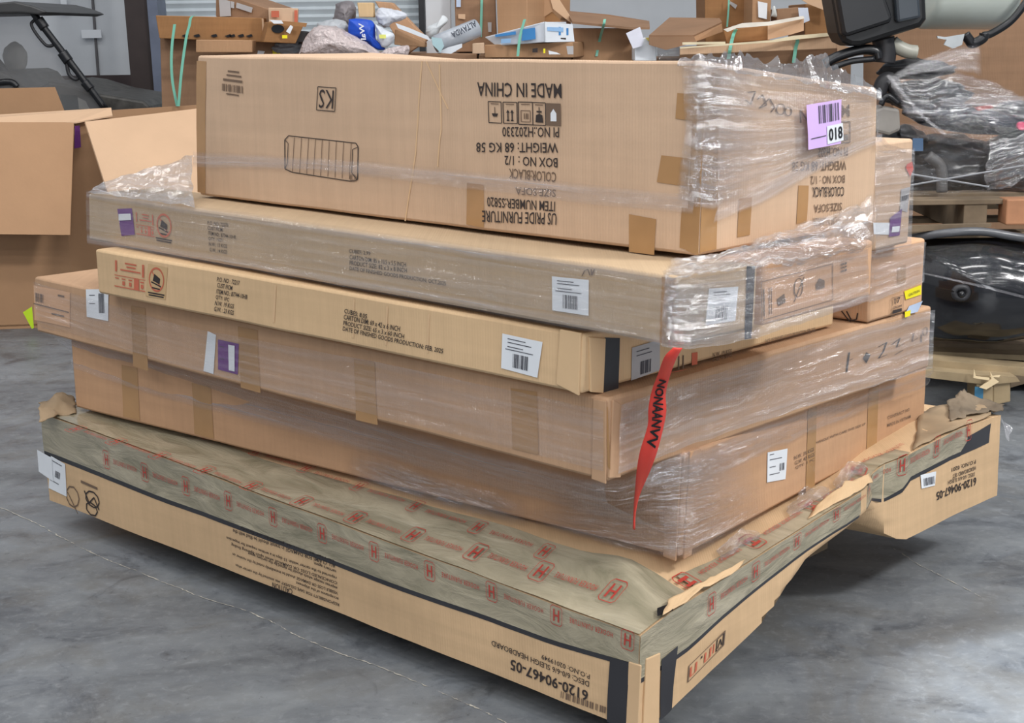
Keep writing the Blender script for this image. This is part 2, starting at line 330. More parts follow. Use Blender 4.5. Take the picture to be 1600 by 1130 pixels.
def label(c, f, tl, tr, br, bl, mat=WHITE, name='label', lab=None, bar=(0.3, 0.5, 0.7, 0.9), lines=((.1, .08, .8), (.1, .16, .6), (.1, .28, .85), (.1, .36, .5)), seed=1, lift=0.0):
    o = c.decal(name, f, [tl, tr], [bl, br], mat, off=0.0022+lift, n=4, m=3, label=lab)
    p = Prints(c); p.off = 0.0032+lift; p.frame(f, tl, tr, bl)
    if bar: p.bars(*bar, seed=seed); p.done('barcode', [BARS], o)
    if lines:
        p = Prints(c); p.off = 0.0032+lift; p.frame(f, tl, tr, bl)
        for x, y, x1 in lines: p.quad(x, y, x1, y+0.022, 0)
        p.done('lettering', [BARS], o)
    return o
def hexst(Nb, Nt, Lb, Lt, Rb, Rt, Kb, Kt): return [(0, (Nb, Nt, Lb, Lt)), (1, (Rb, Rt, Kb, Kt))]
# ---------------------------------------------------------------- setting
def concrete():
    m, nt, b = base_mat('polished_concrete'); L = nt.links; tc = N(nt, 'ShaderNodeTexCoord')
    def nz(scale, det, dist=0.0, rough=0.6, src=None):
        n = N(nt, 'ShaderNodeTexNoise'); n.inputs['Scale'].default_value = scale; n.inputs['Detail'].default_value = det
        n.inputs['Distortion'].default_value = dist; n.inputs['Roughness'].default_value = rough; L.new(src or tc.outputs['Object'], n.inputs['Vector']); return n.outputs['Fac']
    def rng(src, a, c, lo, hi):
        r = N(nt, 'ShaderNodeMapRange'); r.inputs[1].default_value = a; r.inputs[2].default_value = c; r.inputs[3].default_value = lo; r.inputs[4].default_value = hi; L.new(src, r.inputs[0]); return r.outputs[0]
    def mix(f, a, c):
        x = N(nt, 'ShaderNodeMix', data_type='RGBA')
        L.new(f, x.inputs[0])
        for k, q in ((6, a), (7, c)):
            if isinstance(q, tuple): x.inputs[k].default_value = q
            else: L.new(q, x.inputs[k])
        return x.outputs[2]
    mp = N(nt, 'ShaderNodeMapping'); mp.inputs['Scale'].default_value = (1, 2.0, 1); mp.inputs['Rotation'].default_value = (0, 0, 0.5); L.new(tc.outputs['Object'], mp.inputs[0])
    big = nz(0.9, 6, 0.6, 0.62, mp.outputs[0]); mid = nz(5, 8, 0.9, 0.7); fine = nz(34, 6, 0.4, 0.75); blot = nz(2.3, 5, 1.5, 0.6)
    c = mix(rng(big, 0.36, 0.64, 0, 1), srgb(80, 84, 89), srgb(122, 127, 132))
    c = mix(rng(mid, 0.42, 0.74, 0, 0.5), c, srgb(138, 141, 141))
    c = mix(rng(blot, 0.5, 0.66, 0, 0.38), c, srgb(92, 88, 80))
    c = mix(rng(mid, 0.44, 0.28, 0, 0.8), c, srgb(58, 61, 66))
    c = mix(rng(fine, 0.52, 0.78, 0, 0.5), c, srgb(150, 154, 157))
    c = mix(rng(fine, 0.4, 0.26, 0, 0.7), c, srgb(48, 50, 54))
    L.new(c, b.inputs['Base Color']); L.new(rng(mid, 0.3, 0.7, 0.33, 0.55), b.inputs['Roughness']); b.inputs['Specular IOR Level'].default_value = 0.4
    bp = N(nt, 'ShaderNodeBump'); bp.inputs['Strength'].default_value = 0.25; bp.inputs['Distance'].default_value = 0.004; L.new(fine, bp.inputs['Height']); L.new(bp.outputs[0], b.inputs['Normal'])
    return m
CONC = concrete()
tag(mesh('floor', [(-9, -6, 0), (9, -6, 0), (9, 13, 0), (-9, 13, 0)], [(0, 1, 2, 3)], CONC), kind='structure')
JOINT = plain('joint_filler', (176, 172, 162), 0.9, var=0.3, scale=60)
def floor_line(px, w, name='trim_1'):
    pts = arc([at_z(u, v, 0.0) for u, v in px], 30); b = MB(); r = random.Random(3); L_, R_ = [], []
    for i, p in enumerate(pts):
        d = (pts[min(i+1, len(pts)-1)]-pts[max(i-1, 0)]).normalized(); n = Vector((-d.y, d.x, 0)); q = w*max(0.02, 1.5*noise.noise(p*34)+.45+.7*(r.random()-.4))
        jit = n*(r.random()-.5)*0.004+n*noise.noise(p*9)*.006
        L_.append(p+jit+n*q+Vector((0, 0, .0015))); R_.append(p+jit-n*q+Vector((0, 0, .0015)))
    k = len(pts); return tag(mesh(name, L_+R_, [(i, i+k, i+k+1, i+1) for i in range(k-1)], JOINT), kind='structure')
floor_line([(-40, 775), (60, 820), (130, 858), (200, 888), (300, 928), (400, 962), (480, 1002), (590, 1042), (690, 1083), (760, 1115), (830, 1150)], 0.0019)
floor_line([(1396, 858), (1440, 885), (1480, 906), (1510, 922), (1540, 938)], 0.0016, 'trim_2')
WALLM = plain('painted_wall', (196, 200, 204), 0.75, var=0.07, scale=2.5); WALLD = plain('wall_base_grey', (96, 94, 96), 0.8, var=0.15)
def wallbox(name, x0, x1, y, z0, z1, th, mat):
    b = MB(); b.box(((x0+x1)/2, y+th/2, (z0+z1)/2), (x1-x0, th, z1-z0)); return tag(b.build(name, mat), kind='structure')
wallbox('wall_back', -9, 9, 12.3, 0, 5.2, 0.2, WALLM)
wallbox('wall_left', -9.2, -9, 3, 0, 5.2, 10, WALLM); wallbox('wall_right', 9, 9.2, 3, 0, 5.2, 10, WALLM)
# sheeted wall panel, dark girt under it and the painted column
xa = at_y(-60, 60, 12.2).x; xb = at_y(208, 60, 12.2).x; zg = at_y(160, 118, 12.2).z
wallbox('trim_3', xa-2, xb, 12.22, zg-0.22, zg, 0.08, plain('girt_dark', (58, 46, 46), 0.7))
wallbox('trim_4', xa-2, xb, 12.24, zg-0.9, zg-0.22, 0.06, WALLD)
b = MB(); b.box((at_y(147, 40, 12.27).x, 12.285, 2.2), (0.018, 0.02, 2.2)); tag(b.build('trim_5', WALLD), kind='structure')
for i, (u, v, w_, h_) in enumerate(((143, 53, .16, .065), (100, 8, .05, .12))):
    p = at_y(u, v, 12.25); b = MB(); b.box(p, (w_, 0.01, h_)); o = b.build('wall_patch', plain('patch_white', (226, 230, 234), 0.5, var=.03))
    tag(o, ('white tape patch across the crack of the pale wall panel', 'white tape patch at the top of the pale wall panel')[i], 'tape')
def colprism(name, px, y, th, mat):
    b = MB(); b.prism([at_y(u, v, y) for u, v in px], (0, th, 0)); return tag(b.build(name, mat), kind='structure')
colprism('column_1', [(186, -90), (222, -90), (256, 330), (222, 330)], 11.3, 0.22, plain('column_brown', (58, 48, 46), 0.6))
colprism('column_2', [(222, -90), (237, -90), (274, 330), (256, 330)], 11.26, 0.28, plain('column_blue_grey', (108, 116, 134), 0.5))
# roller shutter
xd0 = at_y(236, 40, 12.1).x; xd1 = at_y(656, 40, 12.1).x; vs = []; n = 60
for i in range(n+1):
    z = 0.02+i*0.06
    for k, dy in ((0, 0.0), (0.022, 0.022), (0.05, 0.006)): vs += [(xd0, 12.1+dy, z+k), (xd1, 12.1+dy, z+k)]
tag(mesh('door_1', vs, [(2*i, 2*i+1, 2*i+3, 2*i+2) for i in range(len(vs)//2-1)], plain('shutter_white', (212, 220, 224), 0.5, var=.05), solid=0.004), kind='structure')
wallbox('trim_6', at_y(655, 30, 12).x, at_y(664, 30, 12).x, 11.95, 0, 5, 0.15, BLK2)
# ---------------------------------------------------------------- the stack
V = Vector
KR_A = cardboard('kraft_yellow', (204, 172, 134)); KR_B = cardboard('kraft_brown', (190, 150, 116)); KR_C = cardboard('kraft_tan', (188, 152, 120))
KR_D = cardboard('kraft_pale', (212, 180, 140), 0.06); KR_E = cardboard('kraft_grey', (182, 158, 128), 0.06); KR_T = cardboard('kraft_light', (200, 170, 142), 0.07)
KR_G = cardboard('kraft_plain', (198, 158, 124)); KR_DK = cardboard('kraft_dark', (146, 114, 88), 0.14); KR_DK2 = cardboard('kraft_red_brown', (154, 112, 72), 0.14)
KR_L = cardboard('kraft_box', (176, 138, 104), 0.06)
def ws(s, t, z): return V((0.2474, 2.7446, 0))+V((-0.7371, 0.6757, 0))*s+V((0.676, 0.7368, 0))*t+V((0, 0, z))
# low pallet that carries the stack
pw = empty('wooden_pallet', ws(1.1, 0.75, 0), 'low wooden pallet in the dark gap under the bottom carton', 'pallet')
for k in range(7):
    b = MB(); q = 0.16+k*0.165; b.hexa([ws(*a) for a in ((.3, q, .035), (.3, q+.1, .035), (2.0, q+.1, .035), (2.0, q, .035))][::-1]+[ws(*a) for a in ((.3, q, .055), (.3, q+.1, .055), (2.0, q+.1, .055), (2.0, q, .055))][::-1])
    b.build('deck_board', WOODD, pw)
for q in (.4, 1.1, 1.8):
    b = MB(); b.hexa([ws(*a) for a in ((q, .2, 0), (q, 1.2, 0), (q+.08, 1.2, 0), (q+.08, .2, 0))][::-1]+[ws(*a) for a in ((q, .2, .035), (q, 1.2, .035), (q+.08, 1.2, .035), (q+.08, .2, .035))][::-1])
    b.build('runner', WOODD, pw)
# A: bottom carton, its far end bent down over the edge
def stA(t, tp, zb, zt, push=0.0, z1b=.08, z1t=.353): return (t/1.613, (ws(push, t, zb), ws(push, t, zt), ws(2.2476, t, z1b), ws(2.2476, t, z1t)))
def edgeA(S, t, h):
    tm = t*1.613; sm = S*2.2476; d = 0
    if h > 0:      # the top stays level inside, the crushed rims are lower: lift the inside back to the level of the load
        k = min(1, max(0, min(tm, sm)-0.01)/0.2); k = k*k*(3-2*k)
        low = 0.353-(0.266+(0.353-0.266)*min(1, S*1.0) if tm < 0.5 else 0.353)
        zt_here = None
        d = k*h*max(0, 0.347-topz(S, tm))
    hf = lin([(0, 0), (.47, 0), (.64, .42), (.95, .5), (1.03, .0), (2, 0)], tm)
    if hf > max(h, .001) and S < .3: return V((-0.7371, 0.6757, 0))*(.06*(1-h/hf)*(1-S/.3))+V((0, 0, d))
    return V((0, 0, d))
TOPR = [(0, .266), (.09, .285), (.467, .317), (.937, .361), (1.113, .392), (1.36, .405), (1.613, .396)]
def lin(tab, x):
    for (a, p), (b_, q) in zip(tab[:-1], tab[1:]):
        if x <= b_: return p+(q-p)*(x-a)/(b_-a)
    return tab[-1][1]
def topz(S, tm): return lin(TOPR, tm)*(1-S)+.353*S
BOTR = [(0, .06), (.1, .064), (.47, .155), (.62, .19), (.90, .235), (.985, .24), (1.03, .205), (1.1, .165), (1.613, .165)]
BOTR2 = BOTR
sts = [stA(t, 0, lin(BOTR, t), lin(TOPR, t), {1.03: .03, .985: .03}.get(t, 0.0)-(0.02 if t > 1.5 else 0)) for t in (0, .1, .3, .47, .62, .9, .985, 1.03, 1.1, 1.36, 1.613)]
A = Carton('long_carton', 'large bottom carton under printed grey tape, its far corner bent and crumpled', sts, KR_A, edge=edgeA, div=(60, 72, 12), amp=0.006, warp=2.0, bevel=.0015)
def hx(Nb, Lb, Rb, zt, Nt=None, Lt=None, Rt=None):
    Nb, Lb, Rb = V(Nb), V(Lb), V(Rb); up = lambda p: V((p.x, p.y, zt)); Kb = Lb+Rb-Nb
    Kb.z = max(Lb.z, Rb.z)
    return hexst(Nb, V(Nt) if Nt else up(Nb), Lb, V(Lt) if Lt else up(Lb), Rb, V(Rt) if Rt else up(Rb), Kb, up(Kb))
B = Carton('tall_carton', 'wrapped brown carton second from the bottom, with a white label on its side', hx((.351, 2.944, .356), (-1.315, 4.276, .366), (1.137, 3.917, .364), .575, Nt=(.362, 2.948, .586)), KR_B)
C = Carton('flat_carton', 'wrapped tan carton third from the bottom, with a small purple label on its long side', hx((.187, 2.786, .577), (-1.442, 4.369, .581), (1.083, 3.706, .585), .748, Lt=(-1.433, 4.371, .749)), KR_C)
D = Carton('flat_carton', 'flat pale carton fourth from the bottom with a black strap at its corner', hx((.137, 2.790, .756), (-1.145, 4.020, .757), (.771, 3.443, .754), .881, Nt=(.140, 2.788, .876)), KR_D)
E_ = Carton('rail_carton', 'long narrow greyish carton directly under the big top carton, black band at its end', hx((.299, 2.603, .889), (-1.201, 4.154, .887), (.469, 2.768, .887), 1.018, Lt=(-1.191, 4.157, 1.020), Rt=(.470, 2.768, 1.012)), KR_E, div=(40, 6, 5))
T = Carton('sofa_carton', 'big top carton with upside down shipping print and a sofa drawing', hx((.358, 2.795, 1.024), (-.852, 4.027, 1.025), (.807, 3.235, 1.026), 1.395, Nt=(.366, 2.795, 1.392), Lt=(-.838, 4.029, 1.399), Rt=(.795, 3.217, 1.321)), KR_T, amp=0.006)
Fo = V((-.73, .683, 0))
def behind(name, label_, n, r, z0, z1, depth, mat, z1r=None, Fo=Fo):
    n, r = V((n[0], n[1], z0)), V((r[0], r[1], z0)); up = lambda p, z: V((p.x, p.y, z)); l = n+Fo*depth; k = r+Fo*depth; zr = z1r or z1
    return Carton(name, label_, hexst(n, up(n, z1), l, up(l, z1), r, up(r, zr), k, up(k, zr)), mat, div=(14, 14, 6))
FF = behind('rail_carton', 'wrapped carton end between the narrow carton end and the corner carton, faint handling symbols', (.486, 2.776), (.764, 3.072), .890, 1.012, 1.9, KR_G, Fo=V((-.694, .72, 0)))
gz = 0.752
g0, g1 = at_z(1357, 505, gz), at_z(1441, 481, gz); gt = gz+0.178
G = behind('corner_carton', 'carton with a yellow sticker at the far end of the right side', g0, g1, gz, gt, 1.1, KR_G)
h0, h1 = at_z(1362, 397, gt), at_z(1419, 384, gt)
H_ = behind('tall_carton', 'carton with a red mark and white labels behind the big top carton', h0, h1, gt+.006, gt+.258, 0.9, KR_T)
# ---- T prints (left side is upside down)
p = Prints(T)
def up_text(t, x0, x1, ya0, yb0, ya1, yb1, m=0, bold=0.008):
    """upside-down line: reading starts at right. x0 right px, x1 left px; ya/yb: bottom/top px at the right end and at the left end"""
    p.frame('L', (x0, ya0), (x1, ya1), (x0, yb0)); p.text(t, m, bold=bold)
up_text('US PRIDE FURNITURE', 871, 753, 352, 333, 346, 329)
up_text('ITEM NUMBER:S5820', 868, 761, 331, 315, 322, 308)
up_text('SIZE:SOFA', 869, 805, 308, 296, 303, 291, 1)
up_text('COLOR:BLACK', 869, 795, 285, 269, 278, 264, 1)
up_text('BOX NO : 1/2', 871, 788, 262, 247, 257, 243)
up_text('WEIGHT: 68 KG 58', 872, 745, 239, 223, 237, 221)
up_text('PI NO.:H202330', 874, 785, 215, 199, 213, 199)
up_text('MADE IN CHINA', 879, 747, 154, 131, 150, 127)
for i, (xl, xr, yt, yb) in enumerate(((764, 784, 159, 192), (787, 808, 160, 193), (810, 832, 160, 195), (832, 853, 161, 196), (854, 877, 162, 197))):
    p.frame('L', (xr, yb), (xl, yb-1), (xr, yt))
    if i == 4:
        p.quad(0, 0, 1, 1, 1); p.poly([(.3, .2), (.3, .55), (.5, .75), (.7, .55), (.7, .2)], 3)
    else:
        p.box(0, 0, 1, 1, .06, 0, 1.5)
        if i == 0: p.poly([(.25, .45), (.75, .45), (.65, .3), (.35, .3)], 0); p.line([(.5, .45), (.5, .75)], .05, 0)
        if i == 1:
            for x in (.35, .65): p.line([(x, .12), (x, .6)], .08, 0); p.poly([(x-.13, .5), (x+.13, .5), (x, .65)], 0); p.line([(x-.1, .14), (x+.1, .14)], .06)
        if i == 2: p.box(.18, .12, .82, .62, .05, 1, 1.5); p.bars(.3, .25, .7, .5, 4, 1)
        if i == 3: p.poly([(.2, .12), (.8, .12), (.75, .45), (.5, .5), (.25, .45)], 0); p.line([(.3, .6), (.7, .6)], .07); p.line([(.5, .5), (.5, .8)], .06)
        p.quad(.2, .88, .8, .92, 1)
p.frame('L', (526, 174), (496, 172), (528, 137)); p.box(0, 0, 1, 1, .035, 0); p.text('KS', 0, .1, .1, .9, .9, bold=.0)
p.done()
p = Prints(T); p.frame('L', (448, 212), (563, 222), (446, 270)); r_ = []     # sofa line drawing
p.line([(.03, .0), (.97, .03), (1.0, .12), (1.01, .95), (.97, 1.0), (.9, 1.02), (.1, .97), (.0, .9), (-.02, .12), (.03, 0)], .012, 0, .5)
for k in range(1, 10): p.line([(k/10+.01, .03), (k/10, .97)], .007, 1, .5)
p.line([(-.02, .12), (.03, .2), (.03, .75), (.0, .9)], .008, 0, .5); p.line([(1.0, .12), (.93, .2), (.93, .8), (1.0, .95)], .008, 0, .5)
for k in range(3): p.ring(.95, .92, .045-.012*k, .09-.02*k, .006, 1)
p.done('sofa_drawing', [INK, INK2])
p = Prints(T); p.frame('L', (346, 104), (382, 108), (346, 146)); p.quad(.3, .1, .8, .16, 1); p.quad(.25, .25, .9, .31, 1); p.quad(.1, .42, .95, .5, 1); p.bars(.05, .62, .98, .88, 16, 1); p.quad(.25, .95, .8, 1, 1); p.done('shipping_mark', [INK, INK2])
p = Prints(T)
p.frame('R', (1322, 160), (1250, 162), (1322, 140))
def r_text(t, x0, x1, yb0, yt0, yb1, yt1, m=1): p.frame('R', (x0, yb0), (x1, yb1), (x0, yt0)); p.text(t, m, bold=.006)
r_text('MADE IN', 1326, 1250, 182, 163, 192, 170); r_text('PI NO.:H202', 1323, 1278, 243, 229, 246, 233); r_text('WEIGHT: 68 KG 58', 1321, 1237, 265, 251, 268, 254)
r_text('BOX NO : 1/2', 1319, 1266, 285, 273, 288, 276); r_text('COLOR:BLACK', 1318, 1268, 306, 291, 308, 294, 0); r_text('SIZE:SOFA', 1315, 1270, 328, 316, 332, 320); r_text('ITEM NUMBER', 1313, 1268, 350, 338, 353, 341)
p.frame('R', (1326, 222), (1302, 224), (1326, 190)); p.box(0, 0, 1, 1, .05, 1); p.quad(.1, .1, .6, .4, 1)
p.frame('R', (1164, 140), (1240, 150), (1160, 185))                      # marker scribble
p.line([(.05, .1), (.2, .02), (.12, .5), (0, .35)], .035, 1); p.line([(.25, .3), (.35, .1), (.45, .45), (.3, .6), (.5, .2), (.62, .5), (.55, .7)], .03, 1); p.ring(.75, .55, .09, .2, .03, 1); p.ring(.92, .6, .07, .16, .03, 1)
p.done()
PT = [('L', [(1083, 150), (1101, 155)], [(1072, 392), (1092, 400)]), ('L', [(1058, 146), (1086, 148)], [(1055, 186), (1083, 190)]), ('L', [(1033, 243), (1078, 248)], [(1026, 285), (1074, 292)]), ('L', [(306, 95), (322, 96)], [(308, 300), (320, 302)]),
      ('L', [(1066, 325), (1093, 328)], [(1062, 388), (1091, 396)]), ('L', [(984, 335), (1026, 343)], [(983, 394), (1022, 399)]), ('L', [(730, 285), (756, 288)], [(728, 350), (755, 355)]),
      ('R', [(1101, 110), (1124, 118)], [(1093, 396), (1118, 390)]), ('R', [(1247, 290), (1263, 290)], [(1243, 350), (1259, 347)]), ('R', [(1152, 311), (1172, 309)], [(1150, 372), (1170, 368)])]
for f, a, q in PT: T.decal('packing_tape', f, a, q, PTAPE, n=3, m=8)
for c_, f, pts in ((T, 'L', [(657, 95), (650, 240), (632, 345)]), (T, 'L', [(685, 100), (690, 200), (684, 260)]), (T, 'L', [(664, 96), (700, 170)])):
    c_.decal('crease', f, pts, [(u+2, v) for u, v in pts], plain('crease_light', (214, 180, 140), .7, var=.05), n=6, m=1, off=.001)
LOT = (label(T, 'R', (1248, 163), (1302, 154), (1301, 223), (1250, 233), LILAC, 'lot_tag', 'lilac tag with a barcode and number 018', (.32, .06, .92, .47), ((.08, .76, .5),), 5, lift=.019))
p = Prints(T); p.off = .0226; p.frame('R', (1248, 163), (1302, 154), (1250, 233)); p.quad(.53, .56, 1.0, .98, 3); p.off = .0236; p.text('018', 0, .57, .62, .97, .92, bold=.02); p.done('lettering', [plain('ink_deep', (20, 24, 28), .6), INK2, INKR, WHITE])
# ---- E prints
p = Prints(E_)
def block(f, lines, m=0, bold=0.006):
    for t, p0, p1, p2 in lines: p.frame(f, p0, p1, p2); p.text(t, m, bold=bold)
block('L', [('P.O. NO: 72270', (325, 345), (358, 349), (325, 351)), ('CUST FICM', (325, 353), (349, 356), (325, 359)), ('ITEM NO.: B7744-10HR', (326, 361), (370, 368), (326, 367)), ('QTY: 1SET', (326, 370), (350, 373), (326, 376)), ('N.W.: 13 KGS', (327, 378), (356, 382), (327, 384)), ('G.W.: 14 KGS', (328, 387), (356, 391), (328, 393)),
 ('CUBES: 2.99', (547, 389), (580, 393), (547, 395)), ('CARTON DIM: 85 x 10.5 x 5.5 INCH', (548, 398), (634, 410), (548, 405)), ('PRODUCT SIZE: 82 x 3 x 8 INCH', (548, 407), (635, 419), (548, 414)), ('DATE OF FINISHED GOODS PRODUCTION: OCT,2025', (548, 416), (696, 440), (548, 423))], 0)
p.done()
def warn(c, q, ring, side='L'):
    """red handling block and the no-cutter ring"""
    p = Prints(c); p.frame(side, *q); p.line([(.05, .05), (.05, .45)], .06, 2); p.line([(.93, .05), (.93, .5)], .06, 2)
    for x, y, x1 in ((.35, .08, .72), (.4, .2, .7), (.2, .33, .85)): p.quad(x, y, x1, y+.05, 2)
    p.line([(0, .58), (1, .58)], .025, 2); p.line([(0, .98), (1, .98)], .035, 2)
    for i, x in enumerate((.02, .24, .46, .84)): p.quad(x, .66, x+.12, .7, 2); p.quad(x+.02, .76, x+.1, .9, 2) if i else None
    p.quad(.64, .6, .8, .96, 2); p.quad(.68, .68, .76, .78, 3)
    p.frame(side, *ring); p.ring(.5, .4, .48, .4, .07, 2); p.poly([(.25, .45), (.35, .2), (.75, .35), (.7, .55), (.5, .5)], 0); p.line([(.15, .5), (.8, .62)], .05, 0); p.line([(.2, .7), (.75, .72)], .05, 0); p.line([(.2, .15), (.8, .68)], .05, 2)
    p.quad(-.05, .87, 1.05, .92, 0); p.quad(0, .95, 1, 1, 0); p.done('handling_marks')
warn(E_, ((211, 330), (240, 334), (213, 366)), ((245, 333), (268, 337), (245, 376)))
label(E_, 'L', (184, 327), (206, 326), (211, 367), (190, 369), PURPLE, 'label', 'purple label', None, None); E_.decal('label', 'L', [(187, 335), (205, 334)], [(187, 345), (206, 344)], WHITE, off=.004, n=3, m=2)
label(E_, 'L', (862, 432), (920, 438), (919, 494), (862, 485), lab='white barcode label', seed=4, lines=((.15, .1, .6), (.15, .18, .75), (.15, .32, .55), (.1, .4, .8)))
label(E_, 'R', (1107, 450), (1152, 447), (1148, 500), (1102, 508), lab='white barcode label', seed=5, lines=((.15, .1, .6), (.15, .18, .75), (.15, .32, .55)))
E_.decal('black_band', 'R', [(1165, 415), (1178, 415)], [(1163, 530), (1174, 528)], BLACKTAPE, n=3, m=6)
E_.decal('packing_tape', 'L', [(1035, 432), (1058, 436)], [(1032, 535), (1054, 540)], PTAPE, n=3, m=5)
p = Prints(E_); p.frame('L', (909, 420), (930, 420), (909, 432)); p.line([(0, 1), (.2, .3), (.45, .1), (.6, .9)], .08, 1); p.line([(.7, .1), (.75, .9), (.95, .1)], .1, 1); p.done('marker_scrawl')
# ---- D prints
p = Prints(D)
block('L', [('P.O. NO : 72217', (339, 433), (375, 439), (338, 440)), ('CUST FICM', (339, 442), (363, 447), (338, 449)), ('ITEM NO.: B7744-10HB', (338, 452), (388, 461), (337, 459)), ('QTY: 1PC', (337, 461), (358, 466), (336, 468)), ('N.W. 19 KGS', (336, 470), (366, 476), (335, 477)), ('G.W. : 23 KGS', (335, 479), (366, 486), (334, 486)),
 ('CUBES: 8.05', (539, 482), (575, 491), (538, 489)), ('CARTON DIM: 69 x 42 x 6 INCH', (538, 491), (627, 510), (537, 499)), ('PRODUCT SIZE: 65 x 3 x 60 INCH', (537, 501), (633, 522), (536, 508)), ('DATE OF FINISHED GOODS PRODUCTION: FEB, 2025', (536, 510), (694, 545), (535, 518))], 0, .012)
block('R', [('N.W. 19 KGS', (1113, 551), (1142, 545), (1113, 558)), ('G.W. 23 KGS', (1113, 560), (1142, 554), (1113, 567)), ('DATE OF FINISHED GOODS PRODUCTION: FEB, 2025', (1193, 531), (1273, 511), (1193, 538))], 1)
p.frame('R', (1046, 556), (1092, 548), (1046, 582)); p.quad(.75, .05, .95, .8, 2); p.line([(.3, .1), (.3, .9)], .04, 1); p.line([(.45, .1), (.45, .9)], .04, 1); p.line([(0, 1), (1, 1)], .04, 2)
p.done()
warn(D, ((180, 404), (228, 412), (180, 447)), ((234, 417), (257, 421), (233, 461)))
label(D, 'L', (786, 521), (849, 534), (842, 590), (784, 575), lab='white barcode label', seed=6, lines=((.15, .1, .6), (.15, .2, .75), (.15, .32, .55), (.1, .4, .8)))
label(D, 'R', (986, 543), (1030, 530), (1030, 578), (985, 594), PAPERGREY, lab='grey barcode label', seed=7, lines=((.15, .15, .6), (.15, .28, .7)))
D.decal('black_strap', 'R', [(944, 527), (968, 528)], [(940, 613), (966, 608)], BLACKTAPE, n=4, m=6)
D.decal('packing_tape', 'L', [(232, 412), (262, 418)], [(228, 462), (258, 468)], plain('clear_tape', (206, 172, 126), .25, var=.04, coat=.4), n=3, m=4)
for u in (430, 552, 605, 670): D.decal('crease', 'L', [(u, 440+(u-400)*.19), (u-3, 498+(u-400)*.2)], [(u+3, 440+(u-400)*.19), (u, 498+(u-400)*.2)], plain('crease_light', (214, 180, 140), .7), n=4, m=1, off=.001)
# crushed corner flap of D
def slab(c, name, f, quad, th, mat, out=0.004):
    b = MB(); q = [c.pos(f, *c.ab(f, u, v), out) for u, v in quad]; n = (q[1]-q[0]).cross(q[3]-q[0]).normalized()
    b.prism(q, n*th); return b.build(name, mat, c.o, bevel=.002)
slab(D, 'corner_flap', 'L', [(876, 514), (909, 520), (907, 618), (872, 600)], .006, KR_D)
slab(D, 'corner_flap', 'R', [(919, 526), (945, 528), (942, 614), (922, 612)], .006, KR_D)
# ---- C prints
label(C, 'L', (135, 452), (170, 452), (169, 502), (136, 495), lab='white barcode label', bar=(.55, .15, .8, .85), seed=8, lines=((.15, .2, .4), (.15, .5, .4)))
o = label(C, 'L', (341, 530), (374, 537), (371, 585), (341, 577), PURPLE, lab='purple label', bar=None, lines=((.1, .2, .3), (.1, .6, .3)))
C.decal('label', 'L', [(358, 538), (368, 540)], [(358, 578), (367, 580)], WHITE, off=.004, n=3, m=3)
C.decal('paper_strip', 'L', [(325, 517), (338, 523)], [(319, 579), (334, 584)], WHITE, off=.002, n=2, m=3, label='narrow white paper strip')
C.decal('label', 'L', [(54, 446), (110, 457)], [(54, 500), (110, 512)], plain('label_buff', (214, 168, 128), .5, var=.05), n=4, m=3, label='buff label')
p = Prints(C); p.off = .003; p.frame('L', (54, 446), (110, 457), (54, 500)); p.bars(.05, .2, .3, .45, 8, 1); p.quad(.68, .12, .85, .17, 1); p.line([(0, .52), (.98, .56)], .03, 1); p.quad(.5, .68, .85, .72, 1); p.done()
for q in ([(205, 478), (228, 482)], [(555, 561), (587, 566)], [(798, 606), (838, 612)], [(372, 510), (402, 516)], [(947, 634), (950, 636)]):
    C.decal('packing_tape', 'L', q, [(q[0][0]+3, q[0][1]+95), (q[1][0]+4, q[1][1]+98)], PTAPE, n=3, m=5)
slab(C, 'corner_flap', 'R', [(956, 624), (972, 634), (968, 746), (950, 747)], .008, KR_C)
slab(C, 'corner_flap', 'L', [(928, 622), (949, 626), (948, 756), (926, 748)], .004, KR_C)
p = Prints(C)
p.frame('R', (1323, 552), (1452, 510), (1323, 585))
p.line([(.03, .0), (.0, .9)], .02, 0); p.line([(0, .4), (.07, .35)], .02, 0); p.poly([(.18, .5), (.22, .25), (.27, .45), (.22, .8)], 0)
p.line([(.36, .2), (.46, .1), (.42, .5), (.36, .75), (.47, .7)], .022, 0); p.line([(.52, .3), (.62, .1), (.58, .5), (.68, .45)], .02, 0); p.line([(.56, .85), (.66, .75)], .02, 0); p.line([(.8, .1), (.78, .5), (.86, .4)], .02, 1); p.line([(.9, .3), (.9, .7)], .02, 1); p.ring(.95, .2, .03, .2, .015, 1)
p.done('handling_marks')
# ---- B prints
label(B, 'R', (1199, 707), (1230, 701), (1227, 749), (1198, 754), lab='white label', bar=(.6, .45, .85, .7), seed=9, lines=((.1, .08, .3), (.1, .25, .7), (.1, .5, .4), (.1, .75, .6)))
p = Prints(B)
block('R', [('BED RAIL SET', (1241, 712), (1272, 698), (1241, 721)) if False else ('N.W. 39 KGS', (1241, 713), (1272, 699), (1241, 719)), ('G.W. 42 KGS', (1242, 721), (1273, 707), (1242, 727)), ('QTY: 1 PC', (1243, 729), (1273, 716), (1243, 734)), ('MADE IN VIETNAM', (1386, 662), (1422, 648), (1386, 667)), ('CONTRACT NO', (1386, 650), (1420, 637), (1386, 655)), ('HANDLE WITH CARE THIS SIDE UP', (1275, 690), (1352, 660), (1275, 694))], 1)
p.done()
for q in ([(1262, 640), (1276, 634)], [(1356, 608), (1372, 602)]): B.decal('packing_tape', 'R', q, [(q[0][0]-2, q[0][1]+130), (q[1][0]-2, q[1][1]+125)], PTAPE, n=3, m=5)
